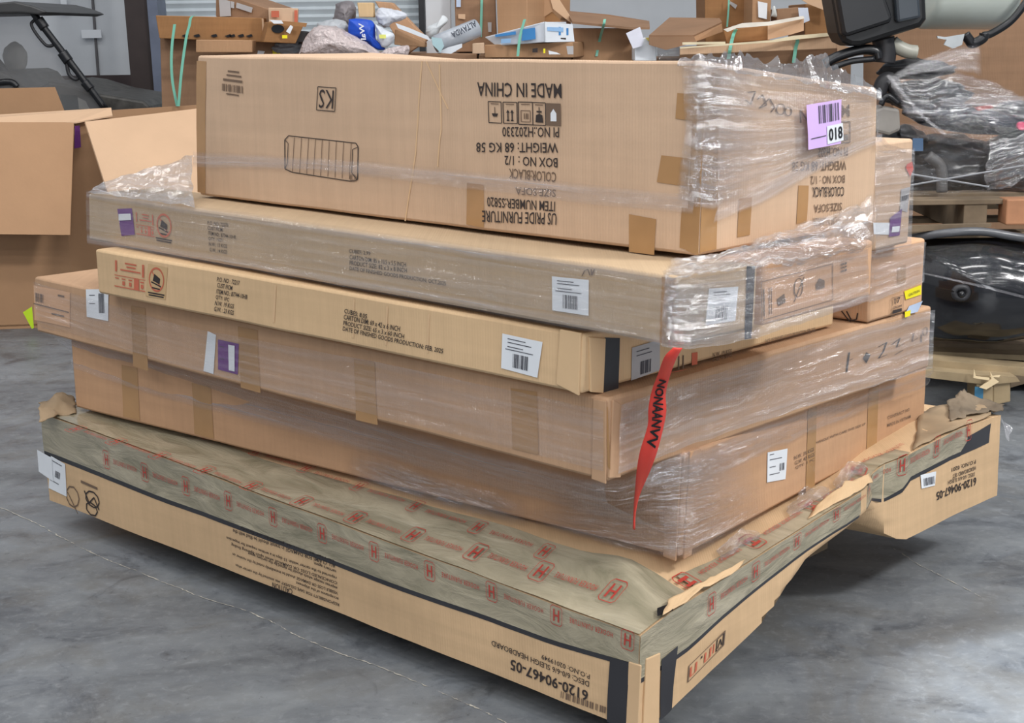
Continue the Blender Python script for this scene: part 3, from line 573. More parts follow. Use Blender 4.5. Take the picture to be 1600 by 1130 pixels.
for q in ([(300, 598), (330, 604)], [(190, 570), (215, 575)]): B.decal('packing_tape', 'L', q, [(q[0][0]+3, q[0][1]+80), (q[1][0]+4, q[1][1]+82)], PTAPE, n=3, m=5)
slab(B, 'corner_flap', 'L', [(1040, 712), (1064, 716), (1058, 878), (1038, 870)], .006, KR_B)
slab(B, 'corner_flap', 'R', [(1075, 705), (1092, 699), (1080, 868), (1068, 875)], .006, KR_B)
# ---- A tape and prints
LT = [(62, 655), (150, 690), (250, 722), (400, 776), (585, 846), (800, 922), (985, 990)]
LTB = [(64, 701), (150, 735), (250, 776), (400, 830), (585, 900), (700, 942), (860, 998), (1000, 1040)]
def topedge(c, f, n, b): return [(k/n, b) for k in range(n+1)]
def ab_strip(c, name, f, rows, mat, off, n=40, label_=None, wr=0.0):
    """strip between two lists of (a,b) face coordinates"""
    vs = []; uv = []; m = 6
    def at(pl, x):
        x *= len(pl)-1; i = min(int(x), len(pl)-2); k = x-i; return [pl[i][q]*(1-k)+pl[i+1][q]*k for q in (0, 1)]
    for j in range(m+1):
        for i in range(n+1):
            p_, q_ = at(rows[0], i/n), at(rows[1], i/n); a = p_[0]*(1-j/m)+q_[0]*j/m; b_ = p_[1]*(1-j/m)+q_[1]*j/m
            w_ = wr*(0.5+0.5*noise.noise(V((a*14+b_*9, b_*30, 3))))
            vs.append(c.pos(f, a, b_, off+w_)); uv.append((a*2.25, b_*(1.6 if f == 'T' else .25)))
    return mesh(name, vs, [(j*(n+1)+i, (j+1)*(n+1)+i, (j+1)*(n+1)+i+1, j*(n+1)+i+1) for j in range(m) for i in range(n)], mat, c.o, smooth=True, uvs=uv)
abL = [A.ab('L', u, v) for u, v in LTB]; abL[0] = (0, abL[0][1]); abL[-1] = (1, abL[-1][1])
ab_strip(A, 'printed_tape', 'L', [[(q[0], 1.0) for q in abL], abL], GTAPE, .0015)
ab_strip(A, 'black_strap', 'L', [[(q[0], q[1]+.005) for q in abL], [(q[0], q[1]-.052) for q in abL]], BLACKTAPE, .001)
inner = [(112, 630), (250, 656), (400, 718), (560, 762), (800, 829), (920, 868), (1030, 902)]
abT = [A.ab('T', u, v) for u, v in inner]; abT[0] = (0.0, abT[0][1]); abT.append((1.0, abT[-1][1]))
ab_strip(A, 'printed_tape', 'T', [abT, [(q[0], -.0012) for i, q in enumerate(abT)]], GTAPE, .002, wr=.007)
Rb = [(1030, 1040), (1075, 1010), (1130, 960), (1200, 903), (1300, 832), (1380, 780), (1425, 745), (1500, 706), (1510, 690)]
abR = [A.ab('R', u, v) for u, v in Rb]; abR[0] = (0, abR[0][1])
ab_strip(A, 'printed_tape', 'R', [[(q[0], 1.0) for q in abR], abR], GTAPE, .0015)
ab_strip(A, 'black_strap', 'R', [[(q[0], q[1]+.004) for q in abR], [(q[0], q[1]-.05) for q in abR]], BLACKTAPE, .001)
A.decal('black_strap', 'R', [(1508, 684), (1550, 662)], [(1500, 712), (1546, 692)], BLACKTAPE, n=4, m=2)
tin = [(1055, 902), (1110, 880), (1190, 838), (1300, 768), (1400, 705)]
abT2 = [A.ab('T', u, v) for u, v in tin]
ab_strip(A, 'printed_tape', 'T', [[(min(1, q[0]), q[1]) for q in abT2], [(1.0008, q[1]) for q in abT2]], GTAPE, .0026, wr=.004)
p = Prints(A); p.off = .0042
def logos(f, first, last, n, h, flip, tx=True, wfac=.62, mm=(2.2476, .25)):
    a0, b0 = A.ab(f, *first); a1, b1 = A.ab(f, *last)
    for k in range(n):
        a = a0+(a1-a0)*k/(n-1); b_ = b0+(b1-b0)*k/(n-1); ha = h*wfac/mm[0]/2; hb = h/mm[1]/2
        s_ = -1 if flip else 1
        p.frame_ab(f, (a-s_*ha, b_+s_*hb), (a+s_*ha, b_+s_*hb), (a-s_*ha, b_-s_*hb))
        p.line([(.15, .02), (.85, .02), (1, .14), (1, .86), (.85, .98), (.15, .98), (0, .86), (0, .14), (.15, .02)], .036, 0)
        p.quad(.24, .19, .36, .81, 0); p.quad(.64, .19, .76, .81, 0); p.quad(.3, .46, .7, .54, 0)
        if tx and k < n-1:
            da = (a1-a0)/(n-1); xs = a+da*.2; xe = a+da*.8; bm = b0+(b1-b0)*(k+.5)/(n-1)
            x0, x1 = (xe, xs) if flip else (xs, xe); tb = hb*.26*s_
            p.frame_ab(f, (x0, bm+tb), (x1, bm+tb), (x0, bm-tb)); p.text('HOOKER FURNITURE', 0, bold=.004, spacing=1.25)
logos('L', (169, 718), (982, 1000), 11, .052, True, mm=(2.2476, .25))
p.off = .0115
logos('T', (120, 676), (959, 930), 11, .056, True, mm=(2.2476, 1.613), wfac=.75)
logos('T', (170, 652), (985, 913), 11, .045, True, mm=(2.2476, 1.613), wfac=.75) if False else logos('T', (205, 648), (853, 868), 9, .045, True, mm=(2.2476, 1.613), wfac=.75)
p.off = .0042
logos('R', (1110, 942), (1511, 672), 8, .05, True, mm=(1.613, .2), wfac=.6)
p.off = .009
for k in range(4):
    b0 = .12+.155*k; p.frame_ab('T', (.994, b0), (.994, b0+.03), (.969, b0)); p.line([(.02, .15), (.02, .85), (.14, 1), (.86, 1), (.98, .85), (.98, .15), (.86, 0), (.14, 0), (.02, .15)], .05, 0); p.quad(.17, .22, .83, .38, 0); p.quad(.17, .62, .83, .78, 0); p.quad(.45, .3, .55, .7, 0)
    p.frame_ab('T', (.984, b0+.045), (.984, b0+.14), (.978, b0+.045)); p.text('HOOKER FURNITURE', 0, bold=.004, spacing=1.25)
p.done('tape_lettering', [TRED])
p = Prints(A)
def a_text(t, x0, y0, x1, y1, hx_, hy_, m=0, bold=.006, f='L'): p.frame(f, (x0, y0), (x1, y1), (x0+hx_, y0-hy_)); p.text(t, m, bold=bold)
a_text('6120-90467-05', 921, 1096, 797, 1046, 1, 17, bold=.02); a_text('DESC: 6/0-6/6 SLEIGH HEADBOARD', 923, 1073, 768, 1009, .5, 8.5); a_text('P.O.NO: 02019949', 924, 1061, 847, 1029, .5, 7.5)
rows = ['CAUTION', 'RESPONSIBILITY FOR SAFE DELIVERY was assumed by the carrier when', 'acceptance of the shipment', 'VISIBLE LOSS OR DAMAGE should be immediately noted by the receiver on', 'express receipt which should be signed by the carriers agent', 'CONCEALED LOSS OR DAMAGE when upon opening finding', 'reported to the carrier within 15 days in a written request for inspection', 'carriers agent.', 'ALL CLAIMS FOR DAMAGE in transit should be filed with the', 'carrier as soon as possible or firmly']
xs = [(456, 930, 425, 918), (529, 948, 368, 885), (528, 939, 462, 913), (527, 930, 363, 868), (526, 922, 388, 866), (526, 914, 361, 853), (525, 906, 353, 842), (525, 896, 489, 882), (524, 888, 364, 832), (523, 880, 376, 827)]
for t, (x0, y0, x1, y1) in zip(rows, xs): a_text(t, x0, y0, x1, y1, 0.5, 6 if t != 'CAUTION' else 9, bold=.01)
p.frame('R', (1075, 1062), (1134, 1000), (1075, 1080) if False else (1078, 1040)); 
p.frame('R', (1077, 1040), (1133, 985), (1075, 1066)); p.box(0, 0, 1, 1, .03, 1, .5); p.line([(.06, .2), (.06, .8), (.2, .8), (.2, .2)], .05, 2); p.quad(.32, .15, .36, .3, 0); p.line([(.45, .2), (.45, .8), (.6, .8), (.6, .2)], .05, 2); p.quad(.68, .2, .71, .8, 2); p.box(.78, .1, .97, .9, .03, 0, .5); p.line([(.82, .8), (.88, .3), (.93, .8)], .03, 0)
p.frame('R', (1525, 758), (1462, 782), (1525, 745)); p.text('6120-90467-05', 0, bold=.02); 
for y, x0, x1, t in ((744, 1522, 1480, 'DESC: 6/0-6/6 SLEIGH'), (734, 1524, 1487, 'HEADBOARD SET'), (724, 1524, 1486, 'P.O.NO: 0201')): p.frame('R', (x0, y), (x1, y+13), (x0, y-6)); p.text(t, 0, bold=.01)
p.frame('L', (132, 762), (158, 774), (132, 802)); p.ring(.5, .3, .42, .3, .06, 0, 9); p.ring(.45, .7, .35, .25, .06, 0, 7); p.line([(0, .1), (.3, .5), (.6, .2), (.9, .6)], .06, 0); p.quad(-.2, -.25, .8, -.15, 1)
p.frame('L', (104, 760), (124, 768), (104, 800)); p.ring(.5, .3, .5, .4, .06, 1, 9); p.line([(.1, .2), (.9, .9)], .05, 1)
p.done()
p = Prints(A); p.frame('L', (876, 1102), (950, 1128), (878, 1080)); p.bars(0, 0.6, 1, 1.05, 20, 1, 4); p.done('barcode', [INK, INK2])
label(A, 'L', (82, 712), (103, 725), (105, 776), (78, 762), lab='white label', bar=(.4, .35, .75, .55), lines=((.1, .1, .8), (.1, .7, .7)), seed=3); A.decal('label', 'L', [(62, 702), (84, 715)], [(64, 736), (86, 752)], WHITE, off=.0035, n=3, m=3)
label(A, 'R', (1439, 742), (1462, 736), (1460, 758), (1440, 763), lab='small white label', bar=(.15, .3, .85, .85), lines=None, seed=2)
A.decal('black_strap', 'L', [(956, 1026), (986, 1036)], [(952, 1126), (982, 1138)], BLACKTAPE, n=4, m=6, off=.0035)
A.decal('black_strap', 'R', [(1032, 1030), (1058, 1008)], [(1030, 1125), (1048, 1108)], BLACKTAPE, n=4, m=6, off=.0035)
slab(A, 'corner_flap', 'R', [(1008, 1030), (1030, 1020), (1028, 1132), (1004, 1142)], .007, KR_A)
slab(A, 'corner_flap', 'L', [(984, 1034), (1003, 1040), (1000, 1144), (981, 1136)], .005, KR_A)
# torn, lifted tape and card along the rim, crumpled paper at the bent end
def crumple(name, pts, mat, parent, n=14, amp=.012, seed=1, solid=.002, lab=None, cat=None, freq=22):
    """sheet between two world polylines, crumpled"""
    top, bot = pts; vs = []; uv = []; m = 8
    def at(pl, x):
        x *= len(pl)-1; i = min(int(x), len(pl)-2); k = x-i; return pl[i].lerp(pl[i+1], k)
    for j in range(m+1):
        for i in range(n+1):
            q = at(top, i/n).lerp(at(bot, i/n), j/m); vs.append(q+noise.noise_vector(q*freq+V((seed, 0, 0)))*amp+noise.noise_vector(q*freq*2.7+V((0, seed, 0)))*amp*.5); uv.append((i/n, j/m*.3))
    o = mesh(name, vs, [(j*(n+1)+i, (j+1)*(n+1)+i, (j+1)*(n+1)+i+1, j*(n+1)+i+1) for j in range(m) for i in range(n)], mat, parent, smooth=True, uvs=uv, solid=solid)
    return tag(o, lab, cat)
PAP = plain('crumpled_kraft_paper', (150, 128, 100), .8, var=.2)
def aT(u, v, off): return A.pos('T', *A.ab('T', u, v), off)
def aR(u, v, off): return A.pos('R', *A.ab('R', u, v), off)
crumple('torn_flap', ([aT(1436, 650, .01), aT(1495, 634, .012), aT(1548, 642, .012)], [aT(1430, 706, .006), aT(1486, 676, .008), aT(1550, 654, .008)]), PAP, A.o, amp=.006, seed=4, freq=18)
crumple('torn_flap', ([aT(1484, 640, .02), aT(1505, 628, .035), aT(1530, 634, .02), aT(1568, 644, .02)], [aT(1480, 664, .012), aT(1510, 658, .014), aT(1530, 654, .012), aT(1566, 650, .01)]), plain('crumpled_dark_paper', (112, 98, 80), .8, var=.3), A.o, amp=.011, seed=14, freq=26, n=24)
crumple('torn_flap', ([aT(1045, 948, .018), aT(1110, 915, .02), aT(1165, 880, .008)], [aT(1035, 972, .012), aT(1100, 930, .014), aT(1160, 888, .006)]), KR_D, A.o, amp=.006, seed=5)
crumple('torn_flap', ([aT(1270, 800, .01), aT(1320, 772, .03), aT(1360, 748, .014)], [aT(1262, 815, .006), aT(1320, 785, .01), aT(1362, 758, .006)]), KR_D, A.o, amp=.006, seed=6)
crumple('torn_flap', ([aT(62, 640, .02), aT(90, 634, .04), aT(120, 632, .02)], [aT(64, 660, .006), aT(90, 655, .01), aT(118, 650, .006)]), PAP, A.o, amp=.012, seed=8)
A.decal('painted_gap_shade', 'T', [(1026, 958), (1050, 950)], [(1027, 971), (1052, 962)], BLK, off=.012, n=3, m=2)  # black patch painted for the shade inside the torn opening
# ---------------------------------------------------------------- stretch wrap round the stack
FM_MID = film('film_streaked', 0.2, 0.15, 1.0, 0.3); FM_DENSE = film('film_dense', 0.38, 0.07, 0.6, 0.25, (.66, .65, .68)); FM_SHINY = film('film_shiny', 0.12, 0.32, 1.2, .5, facet=1.4, cell=(16, 150)); FM_BUNCH = film('film_bunched', 0.24, 0.38, 1.3, .8, (.82, .82, .85), facet=1.5, cell=(30, 90)); FM_THIN = film('film_thin', 0.13, 0.05, 0.9, 0.25)
WRAP = empty('stretch_wrap', ws(1.0, 0.7, .353), 'clear stretch wrap pulled tight around the stacked cartons', 'plastic wrap')
def sheet(name, rows, mat, parent, n=40, m=10, amp=.004, freq=9, seed=1, fine=.35, vamp=0.0, fade=(0.0, 0.0)):
    """film between polylines; a point is (carton, face, u, v[, offset]) or a world Vector"""
    R_ = []
    for row in rows:
        q = []
        for it in row: q.append(it if isinstance(it, Vector) else it[0].pos(it[1], *it[0].ab(it[1], it[2], it[3]), it[4] if len(it) > 4 else .008))
        R_.append(q)
    def at(pl, x):
        x *= len(pl)-1; i = min(int(x), len(pl)-2); return pl[i].lerp(pl[i+1], x-i)
    vs = []; uv = []; L_ = sum((a-b).length for a, b in zip(R_[0][:-1], R_[0][1:])); H_w = sum((a[0]-b[0]).length for a, b in zip(R_[:-1], R_[1:]))
    for j in range(m+1):
        y = j/m*(len(R_)-1); k = min(int(y), len(R_)-2)
        for i in range(n+1):
            q = at(R_[k], i/n).lerp(at(R_[k+1], i/n), y-k); dv = noise.noise_vector(q*freq+V((seed*7.3, 0, 0)))*amp+noise.noise_vector(q*freq*3.7+V((0, seed*3.1, 0)))*amp*fine
            if vamp and j == 0: dv.z += vamp*noise.noise(q*40)+vamp*.6*noise.noise(q*95)
            away = (EYE-q).normalized(); dv += away*max(0, -dv.dot(away))*1.6
            vs.append(q+dv); uv.append((i/n*L_, j/m*H_w))
    o = mesh(name, vs, [(j*(n+1)+i, (j+1)*(n+1)+i, (j+1)*(n+1)+i+1, j*(n+1)+i+1) for j in range(m) for i in range(n)], mat, parent, smooth=True, uvs=uv)
    if fade[0] or fade[1]:
        at_ = o.data.attributes.new('edge_fade', 'FLOAT', 'POINT')
        for j in range(m+1):
            for i in range(n+1):
                x, y = i/n, j/m; k = 1.0
                if fade[0]: k *= min(1, min(x, 1-x)/fade[0])
                if fade[1]: k *= min(1, min(y, 1-y)/fade[1])
                at_.data[j*(n+1)+i].value = 1-k
    return o
def tl(u, v, o=.01): return (T, 'L', u, v, o)
def tr_(u, v, o=.01): return (T, 'R', u, v, o)
# top carton: corner and right side, heavy above the diagonal
sheet('film_panel', [[tl(1068, 97), tl(1099, 98), tr_(1112, 97), tr_(1200, 112), tr_(1290, 124), tr_(1369, 138)], [tl(1074, 200), tl(1096, 205), tr_(1112, 205), tr_(1200, 205), tr_(1290, 200), tr_(1368, 185)],
     [tl(1062, 318), tl(1090, 325), tr_(1110, 330), tr_(1200, 295), tr_(1290, 250), tr_(1367, 212)]], FM_MID, WRAP, n=70, m=26, amp=.003, seed=2, freq=14, fade=(.05, .06))
sheet('film_corner', [[tl(1082, 99, .013), tl(1098, 98, .014), tr_(1110, 98, .014), tr_(1160, 105, .014)], [tl(1078, 190, .013), tl(1096, 200, .016), tr_(1110, 200, .016), tr_(1180, 205, .014)], [tl(1066, 310, .013), tl(1090, 322, .016), tr_(1106, 328, .016), tr_(1150, 315, .014)]], FM_SHINY, WRAP, n=40, m=50, amp=.0028, seed=3, freq=24, fine=.4, fade=(.3, .06))
# ragged top edge standing above the rim
def tt(u, v, dz, off=.01):
    p = T.pos('R', *T.ab('R', u, v), off) if u > 1100 else T.pos('L', *T.ab('L', u, v), off); return p+V((0, 0, dz))
sheet('film_edge', [[tt(1062, 97, .003), tt(1100, 97, .012), tt(1125, 100, .018), tt(1150, 103, .022), tt(1200, 112, .018), tt(1240, 118, .027), tt(1268, 121, .05), tt(1283, 124, .052), tt(1292, 126, .03), tt(1330, 132, .016), tt(1369, 140, .004)],
     [tt(1062, 104, 0, .012), tt(1098, 104, 0, .014), tt(1125, 110, 0, .014), tt(1150, 114, 0, .014), tt(1200, 124, 0, .013), tt(1240, 128, 0, .013), tt(1268, 132, 0, .012), tt(1283, 135, 0, .012), tt(1292, 137, 0, .012), tt(1330, 146, 0, .012), tt(1369, 156, 0, .012)]], FM_BUNCH, WRAP, n=120, m=10, amp=.006, seed=5, freq=22, fine=.7, vamp=.012)
# band across the long side of the top carton
sheet('film_band', [[tl(306, 236), tl(450, 243), tl(600, 252), tl(800, 272), tl(950, 290), tl(1090, 305)], [tl(306, 262), tl(450, 266), tl(600, 278), tl(800, 303), tl(950, 322), tl(1088, 336)]], FM_DENSE, WRAP, n=60, m=10, amp=.002, seed=6, fade=(0, .3))
sheet('film_band', [[tr_(1110, 322, .016), tr_(1180, 290, .016), tr_(1280, 240, .016), tr_(1367, 205, .016)], [tr_(1104, 348, .016), tr_(1180, 318, .016), tr_(1280, 262, .016), tr_(1367, 222, .016)]], FM_DENSE, WRAP, n=40, m=10, amp=.002, seed=7, fade=(0, .3))
def el(u, v, o=.008): return (E_, 'L', u, v, o)
def er(u, v, o=.008): return (E_, 'R', u, v, o)
def fr(u, v, o=.01): return (FF, 'R', u, v, o)
def gr(u, v, o=.01): return (G, 'R', u, v, o)
# sheet bridging from the top carton down to the rim of the narrow carton
sheet('film_panel', [[at_y(160, 286, 4.3), at_y(215, 268, 4.25), at_y(262, 254, 4.15), tl(306, 242)], [el(140, 301), el(200, 308), el(250, 315), el(306, 323)]], FM_BUNCH, WRAP, n=30, m=12, amp=.008, seed=8, freq=16)
sheet('film_band', [[el(139, 297), el(400, 333), el(700, 377), el(1000, 421), el(1059, 431)], [el(139, 312), el(400, 352), el(700, 398), el(1000, 444), el(1058, 453)]], FM_DENSE, WRAP, n=60, m=8, amp=.002, seed=9, fade=(0, .4))
sheet('film_band', [[el(139, 362), el(400, 405), el(700, 457), el(1000, 510), el(1056, 521)], [el(139, 382), el(400, 424), el(700, 478), el(1000, 532), el(1056, 544)]], FM_DENSE, WRAP, n=60, m=8, amp=.002, seed=10, fade=(0, .4))
sheet('film_panel', [[el(139, 312), el(400, 352), el(700, 398), el(1058, 453)], [el(139, 362), el(400, 405), el(700, 457), el(1056, 521)]], FM_THIN, WRAP, n=60, m=6, amp=.0015, seed=11)
# bunched film at the near corner, between the top carton and the narrow carton
sheet('film_bunch', [[tl(1062, 402, .02), tr_(1100, 398, .03), tr_(1150, 378, .03), tr_(1210, 355, .025), tr_(1290, 330, .018), tr_(1365, 300, .012)], [at_y(1045, 415, 2.68), at_y(1110, 405, 2.68), at_y(1165, 395, 2.74), at_y(1215, 385, 2.8), fr(1290, 385, .03), fr(1350, 372, .03)],
     [el(1040, 434, .012), el(1062, 434, .016), er(1110, 424, .014), er(1180, 418, .014), fr(1270, 408, .012), fr(1352, 390, .012)]], FM_BUNCH, WRAP, n=80, m=30, amp=.011, seed=12, freq=17, fine=.5, fade=(.06, .08))
sheet('film_panel', [[el(1046, 430, .012), el(1060, 432, .012), er(1075, 430), er(1180, 414), fr(1200, 418), fr(1350, 388), gr(1362, 392), gr(1440, 377)], [el(1042, 540, .012), el(1056, 543, .012), er(1070, 545), er(1178, 528), fr(1200, 518), fr(1350, 471), gr(1362, 470), gr(1440, 440)]], FM_MID, WRAP, n=90, m=20, amp=.003, seed=13, freq=16)
sheet('film_corner', [[el(1044, 440, .014), el(1058, 441, .016), er(1072, 440, .016), er(1160, 430, .014)], [el(1040, 532, .014), el(1055, 540, .018), er(1068, 540, .018), er(1160, 525, .014)]], FM_SHINY, WRAP, n=36, m=24, amp=.0025, seed=14, freq=26, fine=.4, fade=(.3, .05))
def cl(u, v, o=.008): return (C, 'L', u, v, o)
def cr(u, v, o=.012): return (C, 'R', u, v, o)
def bl_(u, v, o=.008): return (B, 'L', u, v, o)
def br_(u, v, o=.01): return (B, 'R', u, v, o)
# lower cartons, right side and dark band along the joint on the long side
sheet('film_panel', [[cr(962, 632), cr(1050, 600), cr(1200, 556), cr(1350, 512), cr(1455, 484)], [cr(958, 740), cr(1080, 690), cr(1200, 652), cr(1350, 605), cr(1452, 574)]], FM_MID, WRAP, n=80, m=22, amp=.004, seed=15, freq=12)
sheet('film_panel', [[cr(990, 732, .02), cr(1080, 694, .016), cr(1200, 656, .014), cr(1350, 608, .014), cr(1452, 574, .014)], [at_y(1000, 760, 2.86), br_(1078, 760), br_(1200, 704), br_(1350, 640), br_(1444, 602)]], FM_MID, WRAP, n=80, m=20, amp=.005, seed=16, freq=12, fade=(0, .15))
sheet('film_band', [[cl(60, 503), cl(200, 545), cl(400, 606), cl(600, 660), cl(800, 715), cl(946, 750)], [at_y(112, 552, 4.3), at_y(250, 588, 4.05), at_y(430, 638, 3.72), at_y(610, 688, 3.4), at_y(800, 745, 3.1), at_y(950, 785, 2.88)], [bl_(114, 575), bl_(250, 620), bl_(430, 668), bl_(610, 718), bl_(800, 772), bl_(1060, 838)]], FM_DENSE, WRAP, n=80, m=20, amp=.004, seed=17, fade=(0, .2))
sheet('film_panel', [[cl(57, 440), cl(300, 512), cl(600, 566), cl(947, 640)], [cl(60, 503), cl(300, 575), cl(600, 650), cl(946, 735)]], FM_THIN, WRAP, n=60, m=8, amp=.0015, seed=18)
sheet('film_corner', [[cl(905, 745, .015), at_y(975, 745, 2.82), at_y(1030, 722, 2.86), br_(1072, 708, .02), br_(1150, 690, .014)], [bl_(860, 790, .012), bl_(960, 800, .02), bl_(1040, 790, .03), br_(1072, 790, .02), br_(1180, 760, .014)], [bl_(800, 805, .012), bl_(940, 848, .014), bl_(1058, 874, .014), br_(1075, 868, .014), br_(1200, 800, .012)]], FM_SHINY, WRAP, n=60, m=40, amp=.0035, seed=19, freq=18, fine=.4, fade=(.2, .1))
sheet('film_panel', [[bl_(560, 700, .012), bl_(700, 742, .014), bl_(830, 780, .014)], [bl_(540, 745, .01), bl_(690, 792, .012), bl_(830, 826, .012)]], FM_SHINY, WRAP, n=40, m=12, amp=.003, seed=20, freq=18, fade=(.2, .3))
sheet('film_panel', [[(H_, 'R', 1362, 236), (H_, 'R', 1424, 231)], [(H_, 'R', 1362, 395), (H_, 'R', 1420, 383)]], FM_MID, WRAP, n=16, m=20, amp=.002, seed=21)
sheet('film_panel', [[tr_(1369, 150, .004), at_y(1371, 205, 3.23), at_y(1390, 226, 3.26), (H_, 'R', 1410, 233)], [tr_(1367, 215, .004), at_y(1368, 235, 3.2), (H_, 'R', 1375, 240), (H_, 'R', 1410, 238)]], FM_MID, WRAP, n=16, m=8, amp=.002, seed=22)
sheet('film_scrap', [[at_y(1563, 648, 3.98), at_y(1570, 660, 3.98), at_y(1581, 668, 3.98)], [at_y(1566, 668, 3.96), at_y(1571, 682, 3.95), at_y(1576, 690, 3.95)]], FM_DENSE, WRAP, n=8, m=8, amp=.006, seed=23, freq=40)
for u0, v0, u1, v1 in ((1228, 800, 1292, 770), (1120, 868, 1185, 838), (1300, 760, 1352, 730)):
    sheet('film_scrap', [[V(aT(u0, v0, .012)), V(aT((u0+u1)/2, (v0+v1)/2-8, .03)), V(aT(u1, v1, .012))], [V(aT(u0+8, v0+12, .006)), V(aT((u0+u1)/2+6, (v0+v1)/2+8, .01)), V(aT(u1+4, v1+8, .006))]], FM_SHINY, WRAP, n=20, m=10, amp=.008, seed=u0, freq=40)
# ---- labels on G, H and the marks seen through the film
label(H_, 'R', (1406, 296), (1420, 292), (1416, 332), (1404, 328), PAPERGREY, bar=(.1, .35, .9, .6), lines=None, seed=11, lab='grey barcode label')
H_.decal('label', 'R', [(1362, 348), (1389, 348)], [(1363, 366), (1388, 367)], WHITE, n=2, m=2, off=.002, label='white label'); H_.decal('label', 'R', [(1388, 340), (1407, 326)], [(1386, 370), (1403, 368)], PURPLE, n=2, m=2, off=.003, label='purple label'); H_.decal('label', 'R', [(1390, 354), (1402, 353)], [(1389, 363), (1401, 362)], WHITE, n=2, m=2, off=.005)
p = Prints(H_); p.off = .003; p.frame('R', (1408, 256), (1424, 252), (1408, 282)); p.poly([(.4, .1), (.9, .0), (1, .5), (.7, .9), (.5, .6), (.3, .3)], 0); p.done('red_mark', [plain('mark_red', (206, 74, 56), .7)])
G.decal('sticker', 'R', [(1412, 455), (1438, 445)], [(1414, 468), (1438, 460)], YEL, n=3, m=2, off=.003, label='yellow sticker')
p = Prints(G); p.off = .0055; p.frame('R', (1417, 459), (1434, 452), (1417, 463)); p.text('CAUTION', 0, bold=.01); p.frame('R', (1391, 466), (1409, 461), (1390, 494)); p.box(0, .0, 1, 1, .03, 1); p.text('17', 0, .25, .05, .75, .36, bold=.02); p.text('CONTAINS', 0, .1, .5, .9, .62, bold=.02); p.quad(.1, .7, .9, .88, 0); p.done()
G.decal('sticker', 'R', [(1419, 478), (1440, 470)], [(1412, 492), (1432, 487)], plain('label_blue_white', (186, 202, 226), .4), n=2, m=2, off=.003, label='pale blue sticker'); G.decal('sticker', 'R', [(1412, 487), (1421, 484)], [(1412, 496), (1420, 493)], YEL, n=2, m=2, off=.004, label='small yellow sticker')
p = Prints(G); p.frame('L', (1312, 486), (1350, 486), (1312, 515)); p.line([(.1, 0), (.3, .35), (.6, .8)], .05, 0); p.line([(.3, 0), (.5, .5), (.7, .45), (.75, .1)], .05, 0); p.done('marker_curl')
G.decal('packing_tape', 'R', [(1403, 418), (1416, 414)], [(1402, 446), (1415, 442)], PTAPE, n=2, m=3)
p = Prints(FF); p.frame('R', (1190, 440), (1300, 412), (1190, 500)); p.box(.0, .0, 1, 1, .008, 1, .5); p.line([(.03, .2), (.03, .9)], .02, 1); p.line([(.1, .2), (.1, .9)], .01, 1); p.line([(.13, .2), (.13, .9)], .01, 1); p.poly([(.2, .55), (.3, .45), (.32, .7), (.22, .75)], 1); p.ring(.5, .4, .06, .25, .015, 1); p.line([(.44, .75), (.58, .15)], .015, 1); p.line([(.5, .1), (.58, .1)], .015, 0); p.poly([(.75, .45), (.8, .3), (.88, .4), (.88, .6), (.76, .6)], 1)
p.frame('R', (1312, 412), (1325, 408), (1312, 426)); p.bars(0, 0, 1, .25, 3, 1); p.bars(0, .4, 1, .6, 3, 1); p.bars(0, .75, 1, 1, 3, 1); p.done('handling_marks')
# ---- red ribbon with black print hanging from the narrow carton
REDR = plain('ribbon_red', (226, 70, 58), .4, var=.06)
rib = [(1052, 543, 1066, 544, 2.585), (1038, 558, 1056, 562, 2.60), (1028, 585, 1046, 590, 2.66), (1018, 612, 1040, 616, 2.70), (1013, 640, 1041, 642, 2.715), (1012, 665, 1036, 670, 2.73), (1000, 705, 1026, 708, 2.75), (995, 735, 1014, 740, 2.78), (992, 770, 1000, 772, 2.83), (990, 800, 993, 802, 2.865), (989, 826, 992, 828, 2.88)]
lft = arc([at_y(a, b_, y) for a, b_, c_, d_, y in rib], 4); rgt = arc([at_y(c_, d_, y) for a, b_, c_, d_, y in rib], 4); nr = len(lft); vs = []; 
for a_, c_ in zip(lft, rgt): vs += [a_, a_.lerp(c_, .5)+V((0, -.003, 0)), c_]
RB = tag(mesh('ribbon', vs, [q for i in range(nr-1) for q in ((3*i, 3*i+1, 3*i+4, 3*i+3), (3*i+1, 3*i+2, 3*i+5, 3*i+4))], REDR, smooth=True, solid=.0015), 'red printed ribbon hanging down the near corner of the stack', 'ribbon')
rv, rf = [], []; v_, f_ = text_geo('NONAANVV', bold=.03)
def ribp(x, y):
    t = (.22+.36*x)*(nr-1); i = min(int(t), nr-2); k = t-i; return lft[i].lerp(lft[i+1], k).lerp(rgt[i].lerp(rgt[i+1], k), .82-.62*(y))+V((0, -.006, 0))
mesh('lettering', [ribp(x, y) for x, y in v_], f_, plain('ink_deep', (20, 24, 28), .6), RB)
